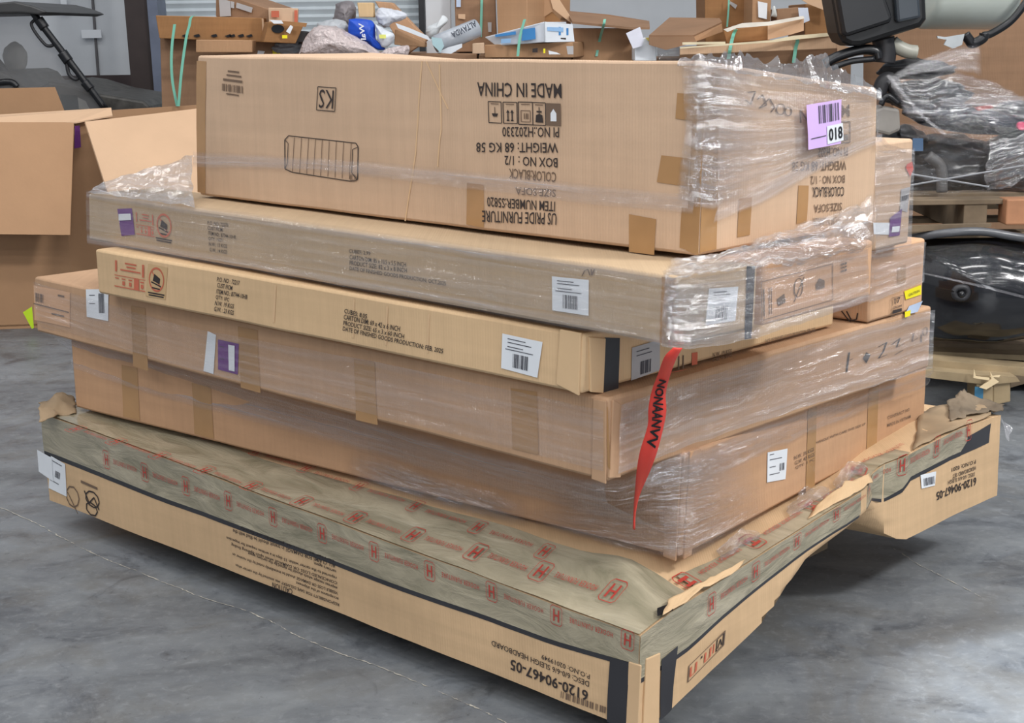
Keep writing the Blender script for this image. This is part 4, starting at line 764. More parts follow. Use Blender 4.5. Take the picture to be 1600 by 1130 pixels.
# ---------------------------------------------------------------- background goods
def pbox(name, lab, quad, y0, y1, depth, mat, cat='carton', parent=None, zbot=None, group=None, lean=0.0, bevel=.004, back=None):
    """box whose front face is the pixel quad TL,TR,BR,BL with its left edge at distance y0 and its right edge at y1"""
    a, b_, c, d = at_y(*quad[0], y0), at_y(*quad[1], y1), at_y(*quad[2], y1), at_y(*quad[3], y0)
    if zbot is not None: c = V((c.x, c.y, zbot)); d = V((d.x, d.y, zbot))
    h = (b_-a); h.z = 0; n = V((-h.y, h.x, 0)).normalized()*depth
    if back: n = V(back).normalized()*depth
    m = MB(); up = V((0, 0, lean)); m.hexa([d, c, c+n, d+n, a, b_, b_+n+up, a+n+up])
    xs_ = [(h.length*0, 0), ]
    o = m.build(name, mat, parent, bevel=bevel, uvs=None)
    me = o.data; ul = me.uv_layers.new(name='UVMap')
    for lp in me.loops: p_ = me.vertices[lp.vertex_index].co; ul.data[lp.index].uv = (p_.x+p_.y, p_.z)
    if lab: tag(o, lab, cat, group)
    return o
def pplate(name, px, y, mat, th=.003, parent=None, lab=None, cat=None, off=(0, .0, 0), ys=None):
    """thin sheet with the pixel outline at distance y (ys: one distance per corner)"""
    m = MB(); pts = [at_y(u, v, (ys[i] if ys else y)) for i, (u, v) in enumerate(px)]
    n = (pts[1]-pts[0]).cross(pts[-1]-pts[0]).normalized(); m.prism(pts, -n*th if n.y > 0 else n*th if False else n*-th)
    o = m.build(name, mat, parent)
    return tag(o, lab, cat) if lab else o
def straps(name, lab, px, y, r=.007, mat=TEAL):
    a = arc([at_y(u, v, y if not isinstance(y, (list, tuple)) else y[i]) for i, (u, v) in enumerate(px)], 5); vs = []
    for p_ in a: vs += [p_+V((-r, -.002, 0)), p_+V((r, -.002, 0))]
    o = mesh(name, vs, [(2*i, 2*i+1, 2*i+3, 2*i+2) for i in range(len(a)-1)], mat, None, solid=.002); return tag(o, lab, 'strap')
# --- open box on the floor at the far end of the stack
GB = empty('open_box', at_z(40, 512, 0), 'large open brown cardboard box with hanging flaps beside the stack', 'box')
y_g = 7.3; p0, p1 = at_y(-150, 512, y_g), at_y(118, 512, y_g+.1); p0.z = p1.z = 0
top = at_y(60, 190, y_g).z; p2 = V((at_y(330, 180, 7.75).x, 7.75, 0)); p3 = p0+(p2-p1); th = .012
def wallq(a, b_, z0, z1, name, mat=KR_L):
    d = (b_-a).normalized(); n = V((-d.y, d.x, 0))*th; m = MB(); m.hexa([V((a.x, a.y, z0)), V((b_.x, b_.y, z0)), V((b_.x, b_.y, z0))+n, V((a.x, a.y, z0))+n, V((a.x, a.y, z1)), V((b_.x, b_.y, z1)), V((b_.x, b_.y, z1))+n, V((a.x, a.y, z1))+n]); return m.build(name, mat, GB)
wallq(p0, p1, 0, top, 'side_panel'); wallq(p1, p2, 0, top, 'side_panel'); wallq(p2, p3, 0, top, 'side_panel'); wallq(p3, p0, 0, top, 'side_panel')
m = MB(); m.prism([V((p.x, p.y, .012)) for p in (p0, p1, p2, p3)], (0, 0, .01)); m.build('bottom_panel', KR_L, GB)
KR_LI = cardboard('kraft_inner', (206, 172, 140), 0.05)
pplate('front_flap', [(-150, 192), (116, 192), (110, 368), (-150, 365)], 0, KR_L, .01, GB, ys=[y_g-.03, y_g+.07, y_g-.12, y_g-.22])
pplate('rim_strip', [(-150, 190), (174, 170), (176, 182), (118, 193), (-150, 194)], 0, KR_LI, .006, GB, ys=[7.6, 7.55, 7.5, 7.36, 7.28])
pplate('back_flap', [(-150, 142), (86, 136), (102, 176), (-150, 192)], 7.95, KR_L, .01, GB)
pplate('back_flap', [(176, 172), (306, 164), (400, 165), (400, 186), (177, 184)], 7.9, KR_L, .01, GB)
pplate('side_flap', [(132, 192), (310, 171), (400, 180), (400, 420), (205, 420)], 0, KR_LI, .01, GB, ys=[7.3, 7.75, 7.9, 7.1, 6.9])
pplate('sticker', [(117, 197), (124, 196), (126, 230), (116, 232)], 0, PURPLE, .002, GB, ys=[7.35, 7.4, 7.4, 7.35])['label'] = 'purple sticker'
pplate('sticker', [(36, 488), (50, 479), (53, 512), (50, 514)], 7.2, LIME, .002, None, 'lime green paper corner on the floor by the open box', 'paper')
# --- utility vehicle
UV_ = empty('utility_vehicle', at_z(60, 470, 0), 'grey utility vehicle with a black roof and roll bars behind the open box', 'vehicle')
yv = 9.2
def vt(px, r, name, mat=BLK, ys=None, seg=8, par=UV_, sm=8): return (lambda m: (m.tube(arc([at_y(u, v, (ys[i] if ys else yv)) for i, (u, v) in enumerate(px)], sm), r, seg), m.build(name, mat, par, smooth=True))[1])(MB())
m = MB(); m.prism([at_y(u, v, yv-.1) for u, v in ((-140, 2), (0, 4), (22, 2), (50, 9), (66, 15), (74, 19), (60, 23), (30, 20), (-140, 24))], (0, 1.3, 0)); m.build('roof', plain('roof_grey', (66, 66, 66), .45), UV_, bevel=.01)
glass = film('windshield_glass', .55, .02, .1, .0, (.33, .33, .33), facet=.0)
pplate('windshield', [(-140, 22), (52, 22), (168, 172), (-140, 172)], yv+.03, glass, .004, UV_)
vt([(50, 18), (70, 45), (112, 100), (166, 172)], .022, 'roll_bar'); vt([(60, 30), (70, 44)], .032, 'bar_clamp'); vt([(97, 82), (107, 96)], .034, 'bar_clamp'); vt([(132, 128), (142, 140)], .03, 'bar_clamp')
vt([(54, 31), (49, 38), (56, 52), (70, 69), (78, 72), (84, 70)], .01, 'grab_handle', BLK2); vt([(104, 99), (108, 116), (118, 124), (122, 118), (108, 100)], .012, 'grab_handle', BLK2)
vt([(-20, 80), (2, 105), (12, 122)], .03, 'roll_bar', ys=[yv+.5]*3)
blob('headrest', at_y(24, 90, yv+.7), (.16, .12, .2), plain('seat_grey', (150, 150, 146), .7), UV_, amp=.1, seed=2)
m = MB(); m.prism([at_y(u, v, yv+.1) for u, v in ((-140, 116), (0, 112), (16, 118), (26, 130), (34, 136), (60, 138), (76, 128), (100, 131), (130, 140), (150, 146), (175, 150), (205, 155), (224, 158), (233, 166), (240, 200), (240, 260), (-140, 260))], (0, 1.0, 0)); m.build('hood', plain('hood_camo', (70, 68, 64), .5, var=.5, scale=16), UV_, bevel=.015)
pplate('headlight', [(95, 148), (120, 149), (128, 170), (100, 172)], yv+.085, plain('headlight_dark', (38, 52, 52), .15), .01, UV_); pplate('headlight_lens', [(122, 152), (134, 158), (140, 170), (124, 170)], yv+.08, plain('lens_pale', (170, 168, 160), .2), .01, UV_)
vt([(-60, 140), (10, 128), (28, 136)], .02, 'steering_wheel', ys=[yv+.02]*3)
m = MB(); q0_, q1_ = at_y(-140, 250, yv+.1), at_y(240, 250, yv+.1); m.box(((q0_.x+q1_.x)/2, yv+.65, (q0_.z+.4)/2), (q1_.x-q0_.x, 1.05, q0_.z-.4)); m.build('body', BLK2, UV_)
for dx in (-.55, .35):
    m = MB(); c_ = V(((q0_.x+q1_.x)/2+dx, yv+.5, .28)); m.tube([c_+V((0, -.14, 0)), c_+V((0, .14, 0))], .28, 20); m.build('wheel', BLK, UV_, smooth=False)
    m = MB(); m.box((c_.x, c_.y+.1, .42), (.2, .2, .3)); m.build('axle', BLK2, UV_)
# --- row of big cartons with loose goods on top
ZB1 = at_y(740, 84, 8.3).z+.008; ZB2 = at_y(1150, 92, 8.3).z+.006
yb = 8.2
def base(name, lab, x0, x1, ytop, y, depth, mat=KR_DK, cat='carton'): return pbox(name, lab, [(x0, ytop), (x1, ytop), (x1, 300), (x0, 300)], y, y, depth, mat, cat, zbot=0)
base('bulk_carton', 'tall dark brown carton next to the grey column, two teal straps across it', 250, 482, 60, yb, .9)
base('bulk_carton', 'brown bulk carton under the bubble bag and the blue sack', 486, 745, 84, 8.3, .9, KR_DK)
base('bulk_carton', 'brown bulk carton that carries the white and blue carton', 748, 892, 86, 8.2, .9, KR_DK)
o = pbox('tray_carton', 'wide orange brown carton with cut handholes along its lower edge', [(243, 24), (411, 28), (413, 66), (249, 60)], 8.1, 8.1, .8, KR_DK2)
for u in (285, 303, 330, 352, 358, 372, 385): pplate('handhole', [(u-1, 56), (u+3, 54+u%3), (u+8, 53), (u+10, 57), (u+4, 58.5)], 8.094, BLK, .002, o)
pplate('edge_strip', [(409, 29), (412, 29), (414, 66), (411, 66)], 8.09, KR_LI, .003, o)
pbox('carton', 'greyish carton with a pale end under the orange brown carton', [(306, 62), (394, 63), (394, 82), (306, 82)], 7.95, 7.95, .12, KR_L)
o = pbox('carton', 'brown carton with paper labels lying on the orange brown carton', [(337, -14), (419, 14), (419, 36), (337, 26)], 8.3, 8.2, .35, KR_DK)
for q in ([(342, -4), (360, 2), (361, 25), (344, 26)], [(361, 2), (366, 3), (366, 13), (361, 12)], [(370, 4), (395, 12), (393, 20), (369, 12)]): pplate('label', q, 0, PAPERGREY, .002, o, ys=[8.3-.1*(u-337)/82-.012 for u, v in q])
pbox('carton', 'light carton with red print beside the labelled brown carton', [(419, 12), (466, 13), (465, 38), (420, 38)], 7.98, 8.0, .3, KR_T)
for i, q in enumerate(([(424, 17), (436, 17), (436, 27), (424, 27)], [(460, 16), (465, 16), (465, 37), (460, 37)])): pplate('red_print', q, 7.97 if i == 0 else 7.985, INKR, .002, bpy.data.objects['carton.002'])
o = pbox('open_carton', 'tilted open carton with a round hole and stickers in its end', [(420, 34), (476, 36), (462, 68), (412, 66)], 7.9, 7.95, .25, KR_DK2)
m = MB(); c_ = at_y(434, 45, 7.905); m.prism([c_+V((.034*math.cos(t), 0, .022*math.sin(t))) for t in [k*math.pi/8 for k in range(16)]], (0, .004, 0)); m.build('round_hole', BLK, o)
pplate('flap', [(421, 31), (480, 36), (478, 42), (444, 40)], 7.88, KR_DK2, .006, o)
for q, mt in (([(421, 31), (440, 32), (443, 37), (428, 37)], WHITE), ([(454, 39), (458, 42), (453, 53), (447, 49)], WHITE), ([(441, 55), (449, 55), (449, 60), (441, 60)], YEL)): pplate('sticker', q, 7.872, mt, .002, o)
pbox('carton', 'dark carton corner beside the bubble bag', [(466, 48), (479, 50), (474, 66), (461, 66)], 8.0, 8.0, .2, plain('charcoal', (56, 54, 54), .7))
blob('plastic_bag', at_y(450, 74, 8.14), (.16, .1, .07), plain('bag_grey_plastic', (136, 142, 150), .35), None, amp=.3, seed=5); tag(bpy.data.objects['plastic_bag'], 'small grey plastic bag under the tilted open carton', 'bag')
pplate('sticker', [(426, 78), (438, 78), (438, 86), (426, 86)], 8.196, YEL, .002, None, 'small yellow sticker just above the rim of the big top carton', 'sticker')
pplate('paper_scrap', [(403, 79), (414, 80), (411, 86), (402, 85)], 8.196, WHITE, .002, None, 'small white paper scrap near the yellow sticker', 'paper')
straps('strap', 'teal strap with a bowed top on the tall dark carton', [(273, 38), (269, 70), (268, 100), (270, 130), (277, 166)], 7.88); straps('strap', 'teal strap running over the edge of the orange brown carton', [(318, 24), (300, 26), (296, 40), (291, 60), (284, 110), (279, 166)], 7.86)
BUB = film('bubble_wrap', .78, .12, .25, 1.5, (.60, .52, .52))
FOAM = plain('bubble_pink', (196, 182, 180), .3, var=.2, scale=60, bump=1.0, coat=.3)
def bagshape(pts, y, th, mat, name, lab, cat='bag', seed=1, amp=.012):
    """pillow-like bag: outline in pixels, swollen through its thickness"""
    P_ = arc([at_y(u, v, y) for u, v in pts]+[at_y(*pts[0], y)], 9)[:-1]; c_ = sum(P_, V())/len(P_); vs = []; k = len(P_); R_ = [1, .97, .9, .8, .68, .54, .4, .26, .12]
    for side in (-1, 1):
        for r_ in R_:
            for p_ in P_:
                q = c_.lerp(p_, r_); q += V((0, side*th*math.sqrt(max(0, 1-r_*r_)), 0)); q += noise.noise_vector(q*14+V((seed, 0, 0)))*amp*(1 if r_ < 1 else .2)+noise.noise_vector(q*34+V((seed, 0, 0)))*amp*.7*(1 if r_ < 1 else 0)+noise.noise_vector(q*80+V((seed, 0, 0)))*amp*.4*(1 if r_ < 1 else 0); vs.append(q)
        vs.append(c_+V((0, side*th, 0)))
    n_ = len(R_)*k+1; fs = []
    for s_ in (0, 1):
        o_ = s_*n_
        for j in range(len(R_)-1):
            for i in range(k): fs.append((o_+j*k+i, o_+j*k+(i+1) % k, o_+(j+1)*k+(i+1) % k, o_+(j+1)*k+i))
        for i in range(k): fs.append((o_+(len(R_)-1)*k+i, o_+(len(R_)-1)*k+(i+1) % k, o_+n_-1))
    return tag(mesh(name, vs, fs, mat, None, smooth=True, uvs=[(p_.x, p_.z) for p_ in vs]), lab, cat)
bagshape([(466, 86), (478, 58), (494, 42), (514, 40), (536, 48), (560, 60), (585, 76), (592, 88), (530, 94)], 7.8, .12, FOAM, 'bubble_bag', 'big pinkish bubble wrap bag resting behind the top carton', seed=3)
bagshape([(590, 88), (606, 76), (622, 72), (638, 72), (640, 80), (630, 92)], 7.8, .05, FOAM, 'bubble_bag', 'small bubble wrap pouch to the side of the blue sack', seed=6)
bagshape([(520, 40), (524, 14), (536, 2), (552, 4), (556, 22), (550, 40), (538, 48)], 8.15, .08, plain('bag_smoke', (128, 122, 124), .4, var=.25), 'plastic_bag', 'smoky grey plastic bag standing behind the blue sack', seed=9)
bagshape([(496, 36), (520, 30), (540, 34), (544, 50), (520, 64), (500, 56)], 8.0, .08, plain('bag_pale', (176, 180, 184), .35), 'plastic_bag', 'pale plastic bag behind the big bubble wrap bag', seed=10)
o = bagshape([(545, 30), (560, 29), (580, 32), (586, 42), (588, 62), (602, 76), (590, 78), (572, 66), (546, 54)], 7.9, .05, plain('bag_blue', (20, 76, 190), .4, var=.1), 'paper_sack', 'bright blue sack with white letters among the loose goods', seed=12, amp=.006)
v_, f_ = text_geo('Wal', bold=.02); mesh('lettering', [at_y(566-8.0*(1-y)+4*x+2, 36+26*x, 7.842) for x, y in [(q[0], q[1]) for q in v_]], f_, WHITE, o)
bagshape([(586, 38), (600, 46), (616, 54), (612, 68), (600, 74), (592, 66)], 7.88, .05, plain('bag_white', (214, 220, 228), .4), 'plastic_bag', 'white bag with a yellow spot beside the blue sack', seed=14, amp=.006)
pplate('yellow_spot', [(592, 54), (603, 54), (603, 60), (593, 60)], 7.82, plain('pale_yellow', (226, 228, 120), .5), .002, bpy.data.objects['plastic_bag.003'])
pbox('carton', 'small kraft cube carton perched above the blue sack', [(558, 4), (583, 4), (584, 27), (561, 27)], 7.95, 7.95, .1, cardboard('kraft_cube', (214, 182, 136), .04))
bagshape([(586, 22), (594, 12), (610, 14), (626, 18), (636, 24), (628, 32), (612, 36), (602, 42), (590, 34)], 7.95, .06, plain('poly_white', (206, 210, 218), .35, bump=.4), 'plastic_bag', 'crumpled white plastic bag above the white mailers', seed=16)
pbox('carton', 'brown carton slanting down behind the white mailers', [(586, 2), (612, 4), (668, 62), (634, 86)], 8.25, 8.25, .2, KR_B)
pplate('mailer', [(618, 36), (622, 44), (668, 62), (675, 66), (668, 56), (640, 44)], 7.9, plain('mailer_white', (220, 226, 232), .4), .02, None, 'flat white mailer sloping down toward the roll', 'mailer')
pbox('carton', 'grey brown carton under the flat white mailer', [(617, 46), (664, 66), (664, 74), (616, 70)], 7.98, 7.98, .2, KR_L)
bagshape([(665, 50), (668, 42), (684, 34), (692, 24), (700, 32), (688, 46), (682, 58), (670, 60)], 8.0, .05, plain('foam_white', (206, 210, 212), .5), 'foam_sheet', 'curled white foam sheet in front of the white wall', 'packing foam', seed=18, amp=.004)
pbox('board', 'tall white panel standing behind the curled foam sheet', [(664, -10), (704, -10), (704, 90), (668, 90)], 8.6, 8.6, .03, WALLM, 'panel', zbot=0)
m = MB(); m.tube([at_y(682, 70, 7.85), at_y(745, 44, 7.95)], .05, 16); o = m.build('wrapped_roll', plain('pack_silver', (176, 182, 190), .25, var=.15, coat=.5), None, smooth=True); tag(o, 'clear wrapped silver roll pack with dark letters', 'roll')
v_, f_ = text_geo('ALTAVIDA', bold=.03); mesh('lettering', [at_y(704+38*(1-x)+4*(1-y), 60-19*(1-x)-9*(y), 7.83) for x, y in v_], f_, plain('letter_grey', (70, 76, 88), .5), o)
pplate('mailer', [(683, 82), (700, 74), (722, 68), (722, 74), (705, 84)], 7.78, plain('mailer_white', (220, 226, 232), .4), .004, None, 'white paper wedge under the wrapped roll', 'paper')
pplate('mailer', [(674, 58), (690, 60), (694, 72), (688, 82), (676, 70)], 7.75, plain('mailer_blue', (170, 200, 206), .4), .003, None, 'pale blue plastic flap at the end of the roll', 'plastic')
pbox('carton', 'small tan carton under the wrapped roll', [(738, 68), (756, 67), (757, 84), (738, 84)], 7.9, 7.9, .2, KR_T)
pbox('tall_carton', 'tall brown carton with a teal strap behind the roll', [(710, -20), (773, -20), (776, 60), (712, 60)], 8.5, 8.5, .5, KR_DK, zbot=ZB1)
straps('strap', 'teal strap down the tall brown carton behind the roll', [(753, -10), (752, 30), (751, 58)], 8.496)
for q, mt in (([(716, 22), (727, 22), (727, 30), (716, 29)], KR_LI), ([(713, -6), (720, -6), (720, 11), (713, 11)], plain('label_blue_white', (186, 202, 226), .4)), ([(762, 35), (768, 35), (768, 50), (763, 50)], PAPERGREY)): pplate('label', q, 8.488, mt, .002, bpy.data.objects['tall_carton.002'])
pbox('tall_carton', 'lighter carton beside the strapped tall carton', [(775, -20), (824, -20), (822, 27), (778, 40)], 8.3, 8.2, .5, KR_L, zbot=ZB1)
o = pbox('carton', 'carton with raised flaps forming a peak behind the white and blue carton', [(826, 30), (892, 32), (892, 60), (826, 60)], 8.4, 8.4, .4, KR_DK)
pplate('flap', [(826, 34), (846, -6), (858, -8), (866, 16), (836, 36)], 8.37, KR_L, .006, o); pplate('flap', [(858, -8), (872, -4), (894, 30), (892, 36), (864, 14)], 8.36, KR_LI, .006, o); pplate('flap', [(840, 36), (860, 16), (878, 34)], 8.38, KR_DK2, .006, o)
WB = pbox('printed_carton', 'white carton with blue print and a teal strap', [(757, 58), (850, 34), (851, 66), (775, 72)], 8.05, 7.9, .3, plain('carton_white', (214, 220, 228), .5, var=.04))
pplate('end_panel', [(850, 34), (893, 38), (896, 65), (851, 66)], 0, plain('carton_white2', (226, 232, 238), .5, var=.03), .01, WB, ys=[7.89, 7.98, 7.98, 7.89])
BLUE = plain('print_blue', (66, 136, 198), .5); BLUEL = plain('print_blue_pale', (150, 190, 230), .5)
def wbq(q, mt, nm='blue_print'): return pplate(nm, q, 0, mt, .002, WB, ys=[8.05-.15*(u-757)/93-.006 if u < 850 else 7.875+.09*(u-850)/43 for u, v in q])
wbq([(774, 54), (806, 49), (806, 54), (774, 58)], BLUE); wbq([(783, 61), (798, 60), (798, 67), (783, 68)], BLUEL); wbq([(817, 46), (836, 43), (837, 61), (815, 64)], BLUE); wbq([(855, 42), (880, 43), (880, 50), (855, 48)], BLUEL); wbq([(873, 42), (876, 42), (876, 55), (873, 55)], BLUE); wbq([(885, 44), (888, 44), (888, 55), (885, 55)], BLUE); wbq([(876, 59), (884, 59), (884, 62), (876, 61)], INK)
straps('strap', 'teal strap over the white and blue carton', [(820, 30), (817, 40), (812, 60), (809, 88)], 7.952)
o = pbox('carton', 'brown carton with yellow and white stickers under the white and blue carton', [(757, 70), (895, 66), (896, 90), (757, 90)], 8.05, 7.95, .4, KR_L)
for q, mt in (([(849, 76), (852, 76), (852, 83), (849, 83)], YEL), ([(857, 79), (870, 82), (876, 85), (858, 85)], WHITE), ([(885, 72), (896, 72), (896, 85), (887, 85)], PAPERGREY), ([(832, 76), (840, 75), (840, 82), (832, 82)], INK)): pplate('sticker', q, 7.9, mt, .002, o)
GL = base('bulk_carton', 'bulk carton with a lifted lid and a teal strap in front of the grey wall', 895, 990, 44, 8.3, .9, KR_L)
pplate('lid', [(884, 20), (950, 26), (1014, 36), (1015, 46), (984, 46), (894, 37)], 0, KR_DK, .012, GL, ys=[8.6, 8.6, 8.6, 8.1, 8.1, 8.1])
straps('strap', 'teal strap over the lifted lid of the bulk carton', [(945, 30), (943, 40), (937, 62), (932, 88)], [8.09, 8.085, 8.294, 8.294])
pplate('paper', [(978, 52), (1000, 42), (1006, 62), (1003, 72), (989, 76)], 7.95, plain('paper_white', (222, 224, 236), .6), .003, None, 'white sheet of paper draped over the bulk carton corner', 'paper')
WC = pbox('carton', 'small white carton with a yellow edge below the draped paper', [(992, 60), (1025, 58), (1026, 95), (992, 95)], 7.98, 7.98, .2, plain('carton_white2', (226, 232, 238), .5))
pplate('yellow_edge', [(1008, 59), (1027, 57), (1027, 66), (1016, 67)], 7.97, plain('pale_ochre', (206, 186, 96), .5), .002, WC)
bagshape([(1028, 96), (1027, 66), (1036, 61), (1050, 64), (1062, 74), (1062, 96)], 8.0, .08, film('jar_film', .5, .2, .2, .3, (.72, .72, .70)), 'plastic_bag', 'clear plastic bag beside the small white carton', seed=22, amp=.004)
base('bulk_carton', 'bulk carton under the flat tan cartons with teal straps', 1020, 1330, 92, 8.3, .9, KR_DK)
o = pbox('flat_carton', 'tilted flat carton with an open end beside the grey wall', [(1084, 57), (1128, 36), (1130, 50), (1088, 65)], 7.9, 8.2, .02, KR_L)
pplate('top_panel', [(1014, 58), (1046, 30), (1124, 31), (1128, 37), (1084, 58)], 0, KR_DK, .01, o, ys=[7.9, 8.5, 8.5, 8.2, 7.9]); pplate('front_panel', [(1014, 58), (1084, 57), (1088, 66), (1040, 78), (1014, 70)], 7.9, KR_DK, .01, o); pplate('edge_strip', [(1066, 66), (1133, 65), (1133, 69), (1066, 70)], 7.82, plain('cream_edge', (228, 214, 180), .7), .01, o)
LC = pbox('long_flat_carton', 'long open tan carton with a pale rim and two teal straps', [(1062, 74), (1310, 55), (1310, 76), (1062, 86)], 7.85, 7.7, .3, KR_LI)
pplate('lower_front', [(1062, 84), (1310, 74), (1312, 104), (1062, 104)], 0, KR_DK, .01, LC, ys=[7.86, 7.71, 7.75, 7.9]); pplate('rim', [(1062, 74), (1140, 68), (1205, 63), (1238, 56), (1310, 50), (1310, 55), (1240, 62), (1205, 66), (1062, 76)], 7.72, plain('cream_edge', (228, 214, 180), .7), .02, LC)
pplate('end_flap', [(1308, 54), (1320, 72), (1345, 78), (1318, 90), (1308, 92)], 7.68, KR_LI, .008, LC)
o = pbox('carton', 'pale ended carton lying on the long open tan carton', [(1130, 48), (1200, 38), (1200, 62), (1136, 68)], 7.95, 7.9, .3, KR_DK2)
pplate('end_panel', [(1200, 38), (1256, 26), (1256, 48), (1236, 54), (1200, 62)], 0, KR_LI, .01, o, ys=[7.88, 7.82, 7.82, 7.83, 7.88]); pplate('rim', [(1130, 46), (1160, 36), (1200, 34), (1254, 25), (1256, 29), (1200, 40), (1150, 44), (1136, 50)], 7.8, plain('rim_white', (232, 226, 214), .6), .02, o)
straps('strap', 'teal strap over the pale ended carton', [(1150, 46), (1146, 54), (1142, 70), (1138, 92)], [7.92, 7.93, 7.80, 7.80], .009); straps('strap', 'teal strap near the black plastic cover over the long open tan carton', [(1238, 62), (1246, 62), (1243, 76), (1240, 98)], [7.71, 7.71, 7.74, 7.74], .009)
o = pbox('tall_carton', 'tall dark carton with a thin strap in front of the grey wall', [(1101, -20), (1176, -20), (1176, 40), (1103, 40)], 8.6, 8.6, .4, KR_DK2, zbot=ZB2)
straps('strap', 'thin teal strap with a tag on the tall dark carton', [(1139, -4), (1138, 16), (1136, 42)], 8.55, .005); pplate('label', [(1141, 2), (1152, 8), (1149, 14), (1140, 6)], 8.585, PAPERGREY, .002, o)
o = pbox('tall_carton', 'narrow light carton with a white label above the pale ended carton', [(1176, -20), (1206, -20), (1203, 34), (1175, 34)], 8.3, 8.3, .3, KR_L, zbot=ZB2); pplate('label', [(1184, 2), (1199, 5), (1198, 30), (1185, 27)], 8.286, WHITE, .002, o)
o = pbox('carton', 'small brown carton with a white tag behind the pale ended carton', [(1214, 14), (1248, 11), (1262, 12), (1262, 34), (1214, 30)][0:2]+[(1248, 34), (1214, 34)], 8.3, 8.3, .2, KR_DK); pplate('label', [(1247, 12), (1262, 12), (1265, 32), (1256, 36), (1249, 32)], 8.25, plain('label_cool', (200, 208, 222), .4), .003, o)
bagshape([(1205, 26), (1207, 12), (1211, 10), (1214, 26)], 8.25, .02, plain('bottle_white', (206, 210, 206), .4), 'bottle', 'small pale plastic bottle between two cartons', 'bottle', seed=30, amp=.001)
o = pbox('tall_carton', 'dark brown carton behind the black plastic cover', [(1258, 6), (1320, 10), (1320, 54), (1258, 50)], 8.4, 8.4, .5, KR_DK2, zbot=ZB2); pplate('flap', [(1240, -8), (1304, -8), (1302, 22), (1262, 6)], 8.3, KR_LI, .008, o)
# --- wrapped scooters on pallets
yr = 6.0
BR = pbox('tall_carton', 'tall brown carton at the edge of the picture behind the wrapped scooters', [(1398, -30), (1720, -40), (1720, 300), (1400, 300)], 7.0, 7.0, .6, KR_DK, zbot=0)
CV = empty('plastic_cover', at_y(1375, 70, 5.85), 'black moulded plastic cover on a stalk above the wrapped scooters', 'plastic cover')
m = MB(); fpx = [(1294, -40), (1446, -40), (1449, 30), (1440, 42), (1345, 72), (1330, 72), (1317, 66), (1310, 52)]; m.prism([at_y(u, v, 5.85) for u, v in fpx], (0, .22, 0)); m.build('shell', plain('cover_black', (17, 18, 20), .42, var=.1), CV, bevel=.02)
m = MB(); m.prism([at_y(u, v, 5.80) for u, v in ((1300, -40), (1372, -40), (1396, 30), (1390, 36), (1322, 58), (1316, 52))], (0, .06, 0)); m.build('front_panel', plain('plastic_satin', (22, 23, 26), .38, var=.1), CV, bevel=.015)
m = MB(); m.prism([at_y(u, v, 5.81) for u, v in ((1396, -40), (1434, -40), (1440, 28), (1402, 36))], (0, .06, 0)); m.build('side_panel', plain('plastic_grey_blue', (56, 63, 70), .3, var=.1), CV, bevel=.012)
vt([(1380, 60), (1383, 80), (1381, 98)], .045, 'stalk', BLK2, ys=[5.95]*3, par=CV)
m = MB(); m.tube([at_y(1436, -22, 6.25), at_y(1566, -20, 6.35)], .175, 28); o = m.build('front_fairing', plain('fairing_white', (196, 204, 196), .3, var=.04, coat=.5), None, smooth=True, bevel=.03); tag(o, 'rounded white fairing beside the black plastic cover', 'fairing')
m = MB(); m.tube(arc([at_y(1625, -30, 6.1), at_y(1600, 8, 6.1), at_y(1578, 34, 6.1), at_y(1550, 52, 6.1), at_y(1536, 56, 6.1)], 8), .016, 10); o = m.build('cable', BLK, None, smooth=True); tag(o, 'thick black cable curving past the white fairing', 'cable')
SCO = empty('scooter', at_y(1480, 300, yr), 'dark scooter lying under plastic film on the upper pallet', 'scooter')
vt([(1288, 100), (1310, 88), (1345, 78), (1368, 80), (1372, 92)], .02, 'handlebar', BLK, ys=[5.9]*5, par=SCO); vt([(1300, 106), (1330, 96), (1366, 92)], .012, 'brake_lever', BLK, ys=[5.88]*3, par=SCO)
vt([(1394, 66), (1404, 74), (1418, 80), (1432, 82)], .028, 'curved_tube', plain('tube_beige', (168, 168, 156), .4), ys=[5.95]*4, par=SCO)
pplate('bracket', [(1463, 56), (1476, 58), (1506, 53), (1502, 70), (1488, 76), (1474, 70), (1478, 62), (1464, 60)], 6.0, plain('bracket_metal', (196, 200, 200), .25, .6), .01, SCO)
vt([(1508, 54), (1514, 62), (1520, 68), (1536, 60), (1538, 52)], .02, 'hinge', BLK, ys=[6.02]*5, par=SCO)
vt([(1372, 152), (1380, 128), (1392, 126), (1402, 150)], .03, 'frame_tube', BLK2, ys=[5.9]*4, par=SCO); vt([(1376, 164), (1386, 150), (1404, 162)], .012, 'frame_tube', BLK, ys=[5.85]*3, par=SCO)
def pblob(name, u, v, wpx, hpx, y, dep, mat, par, seed=1, amp=.15, rot=0.0):
    k = y/F*1.02; return blob(name, at_y(u, v, y), (wpx*k, dep, hpx*k), mat, par, amp=amp, seed=seed, shape=lambda p_: Matrix.Rotation(rot, 3, 'Y')@p_)
pblob('seat_cushion', 1510, 186, 190, 42, 5.95, .3, plain('seat_navy', (40, 44, 56), .25, var=.15, coat=.4), SCO, 3, .1, .12)
pblob('rear_body', 1470, 262, 190, 96, 6.1, .4, plain('body_smoke', (30, 32, 36), .3, var=.3), SCO, 5, .2)
pblob('side_body', 1580, 262, 110, 110, 6.0, .4, plain('body_grey', (36, 38, 42), .3, var=.3), SCO, 8, .2)
m = MB(); m.prism([at_y(u, v, 5.85) for u, v in ((1366, 172), (1380, 166), (1406, 170), (1408, 204), (1390, 212), (1366, 206))], (0, .2, 0)); m.build('side_box', plain('bag_taupe', (150, 146, 140), .6), SCO, bevel=.012)
